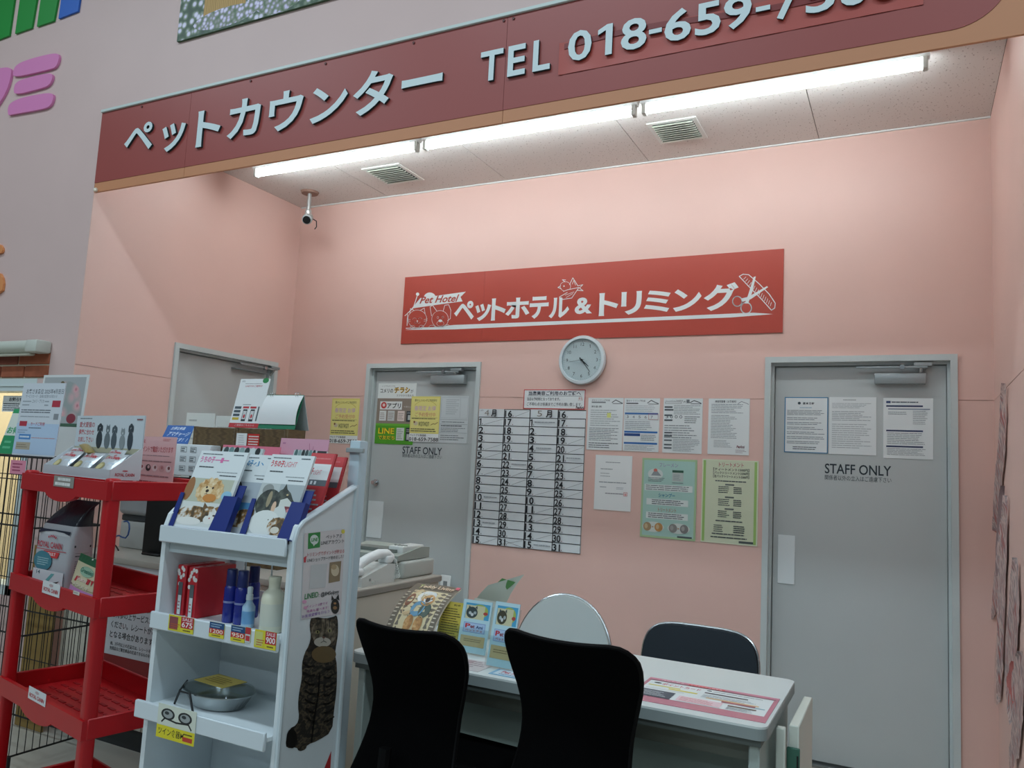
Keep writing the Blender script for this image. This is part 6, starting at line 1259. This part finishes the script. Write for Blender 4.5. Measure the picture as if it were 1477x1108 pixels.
for zz_ in (.06, .33, .55, .78, 1.0, 1.2, CGZ):
    r_ = .0042 if zz_ in (.06, 1.0, CGZ, .55) else .0024
    for a, b_ in (((CGX0, CGY0), (CGX1, CGY0)), ((CGX1, CGY0), (CGX1, CGY1)), ((CGX1, CGY1), (CGX0, CGY1)), ((CGX0, CGY1), (CGX0, CGY0))): W(cg, 'rail', WB, MB().cyl((*a, zz_), (*b_, zz_), r_, 6))
for x in (CGX0+(CGX1-CGX0)*k/13 for k in range(14)): W(cg, 'roof_wire', WB, MB().cyl((x, CGY0, CGZ), (x, CGY1, CGZ), .0024, 5))
for zz_ in (.72, 1.12): W(cg, 'latch', WB, MB().rbox(.27, .31, CGY0-.012, CGY0-.004, zz_-.02, zz_+.02, .003, 1))
for x in (CGX0, CGX1):
    for y in (CGY0, CGY1): W(cg, 'foot', BLK, MB().cyl((x, y, 0), (x, y, .06), .009, 8))
o = MB().rbox(.06, .27, -1.745, -1.735, 0, .86, .002, 1).build('cardboard_panel', M('#8f7440', .8, var=.06)); tag(o, 'brown cardboard sheet standing behind the cage beside the counter end', 'cardboard')
# ---- on the cage roof
def roofcard(name, label, cat, quad, y, tilt, roll, mat, draw, th=.003):
    pl = PL((0, y, CGZ+.0045), (math.cos(roll), 0, math.sin(roll)) if False else (1, 0, 0), (0, math.sin(tilt), math.cos(tilt)))
    u0, v0, u1, v1 = quad; x0 = pl.px(u0, (v0+v1)/2)[0]; x1 = pl.px(u1, (v0+v1)/2)[0]; y1 = pl.px((u0+u1)/2, v0)[1]
    o, p = sheet(name, label, cat, pl, x0, .001, x1, y1, th, mat); draw(p); p.build(o)
    MB().prism([(0, 0), (-.09, .09*math.tan(tilt)), (0, y1*.6)], lambda q_, r_, s: (s, r_, q_), (x1-x0)*.5-.002, (x1-x0)*.5+.002).build('strut', mat, o); return o
def nA(p):
    p.rect(0, 0, 1, 1, '#cdd4dc').text(.1, .08, .98, .15, 'お客さま各位 2025年4月吉日', '#4a525c', .01).text(.1, .16, .85, .205, 'サービスカード・会員の変更のお知らせ', '#6a727c').text(.28, .225, .56, .275, 'コメリ・プリカ', '#4a525c').rows(.05, .23, .26, .33, 2, '#9aa2aa', .35).rows(.58, .23, .70, .33, 2, '#9aa2aa', .35).rect(.76, .24, .95, .33, '#b03a4a').rows(.05, .36, .8, .42, 2, '#5a626a', .4, .1).rect(.84, .42, .95, .50, '#8a9096').rows(.05, .45, .78, .48, 1, '#9aa2aa', .4)
    p.rect(0, .56, 1, .98, '#b3c9e2').rect(.06, .53, .24, .60, '#b03a4a').text(.33, .54, .66, .59, 'カードご利用', '#b03a4a', .01).rows(.3, .61, .62, .63, 1, '#4a525c', .5, .1).rect(.1, .71, .38, .78, '#4a86c2').rows(.12, .725, .36, .765, 1, '#cfdcea', .6, .1).rows(.4, .74, .97, .77, 1, '#c08a8a', .3, .05).rect(.06, .82, .40, .92, '#b0a694').rows(.08, .84, .38, .90, 2, '#8a7f6e', .4).rows(.05, .64, .3, .70, 2, '#8aa0b8', .35)
roofcard('member_notice', 'white and pale blue membership notice standing on the cage', 'notice', (27, 553, 88, 655), -2.06, .05, 0, M('#cdd4dc', .5), nA)
ROSE = ramp_mat('rose_print', 'voronoi', 16, ((0, '#b5626e'), (.2, '#d9a9ae'), (.45, '#b7a9a8'), (.7, '#9aa3a2')), .5)
roofcard('flower_picture', 'white edged picture of pink blossoms standing on the cage rear', 'picture', (55, 541, 121, 655), -1.80, .05, 0, M('#d9dcdc', .5), lambda p: (p.rect(.04, .03, .95, .60, '#a9aeb0'), p.ell(.55, .30, .35, .22, ROSE), p.ell(.78, .46, .15, .12, ROSE), p.rect(.04, .60, .95, .64, '#4a6a58'), p.ell(.75, .54, .10, .06, '#8a3a48'), p.ell(.45, .12, .05, .04, '#6a5a3a')))
roofcard('green_leaflet', 'green and white leaflet leaning at the left of the cage roof', 'leaflet', (9, 590, 30, 655), -2.0, .25, 0, M('#d5ddd4', .5), lambda p: (p.rect(0, 0, 1, .1, '#2f9a64'), p.text(.1, .40, .9, .56, 'お得', '#3fa070', .03), p.rect(0, .60, 1, 1, '#2a8f5e'), p.rows(.2, .68, .8, .92, 2, '#5fb88a', .4)))
WP = PL((0, -1.556, 0))
o, p = sheet('window_notice', 'white notice stuck on the window pane at the left edge', 'notice', WP, *WP.box(4, 571, 34, 594), .001, PAPER, lift=0); p.text(.3, .1, .95, .35, 'お知らせ', '#2a3238', .03).rows(.05, .45, .95, .95, 4, '#3a4248', .45, .2); p.build(o)
CP = PL((0, CGY0-.0026, 0))
o, p = sheet('pink_tag', 'small pink tag hanging on the front of the cage', 'tag', CP, *CP.box(15, 664, 37, 684), .001, M('#d88aa0', .5), lift=0); p.rows(.15, .15, .85, .85, 3, '#a04a68', .4); p.build(o)
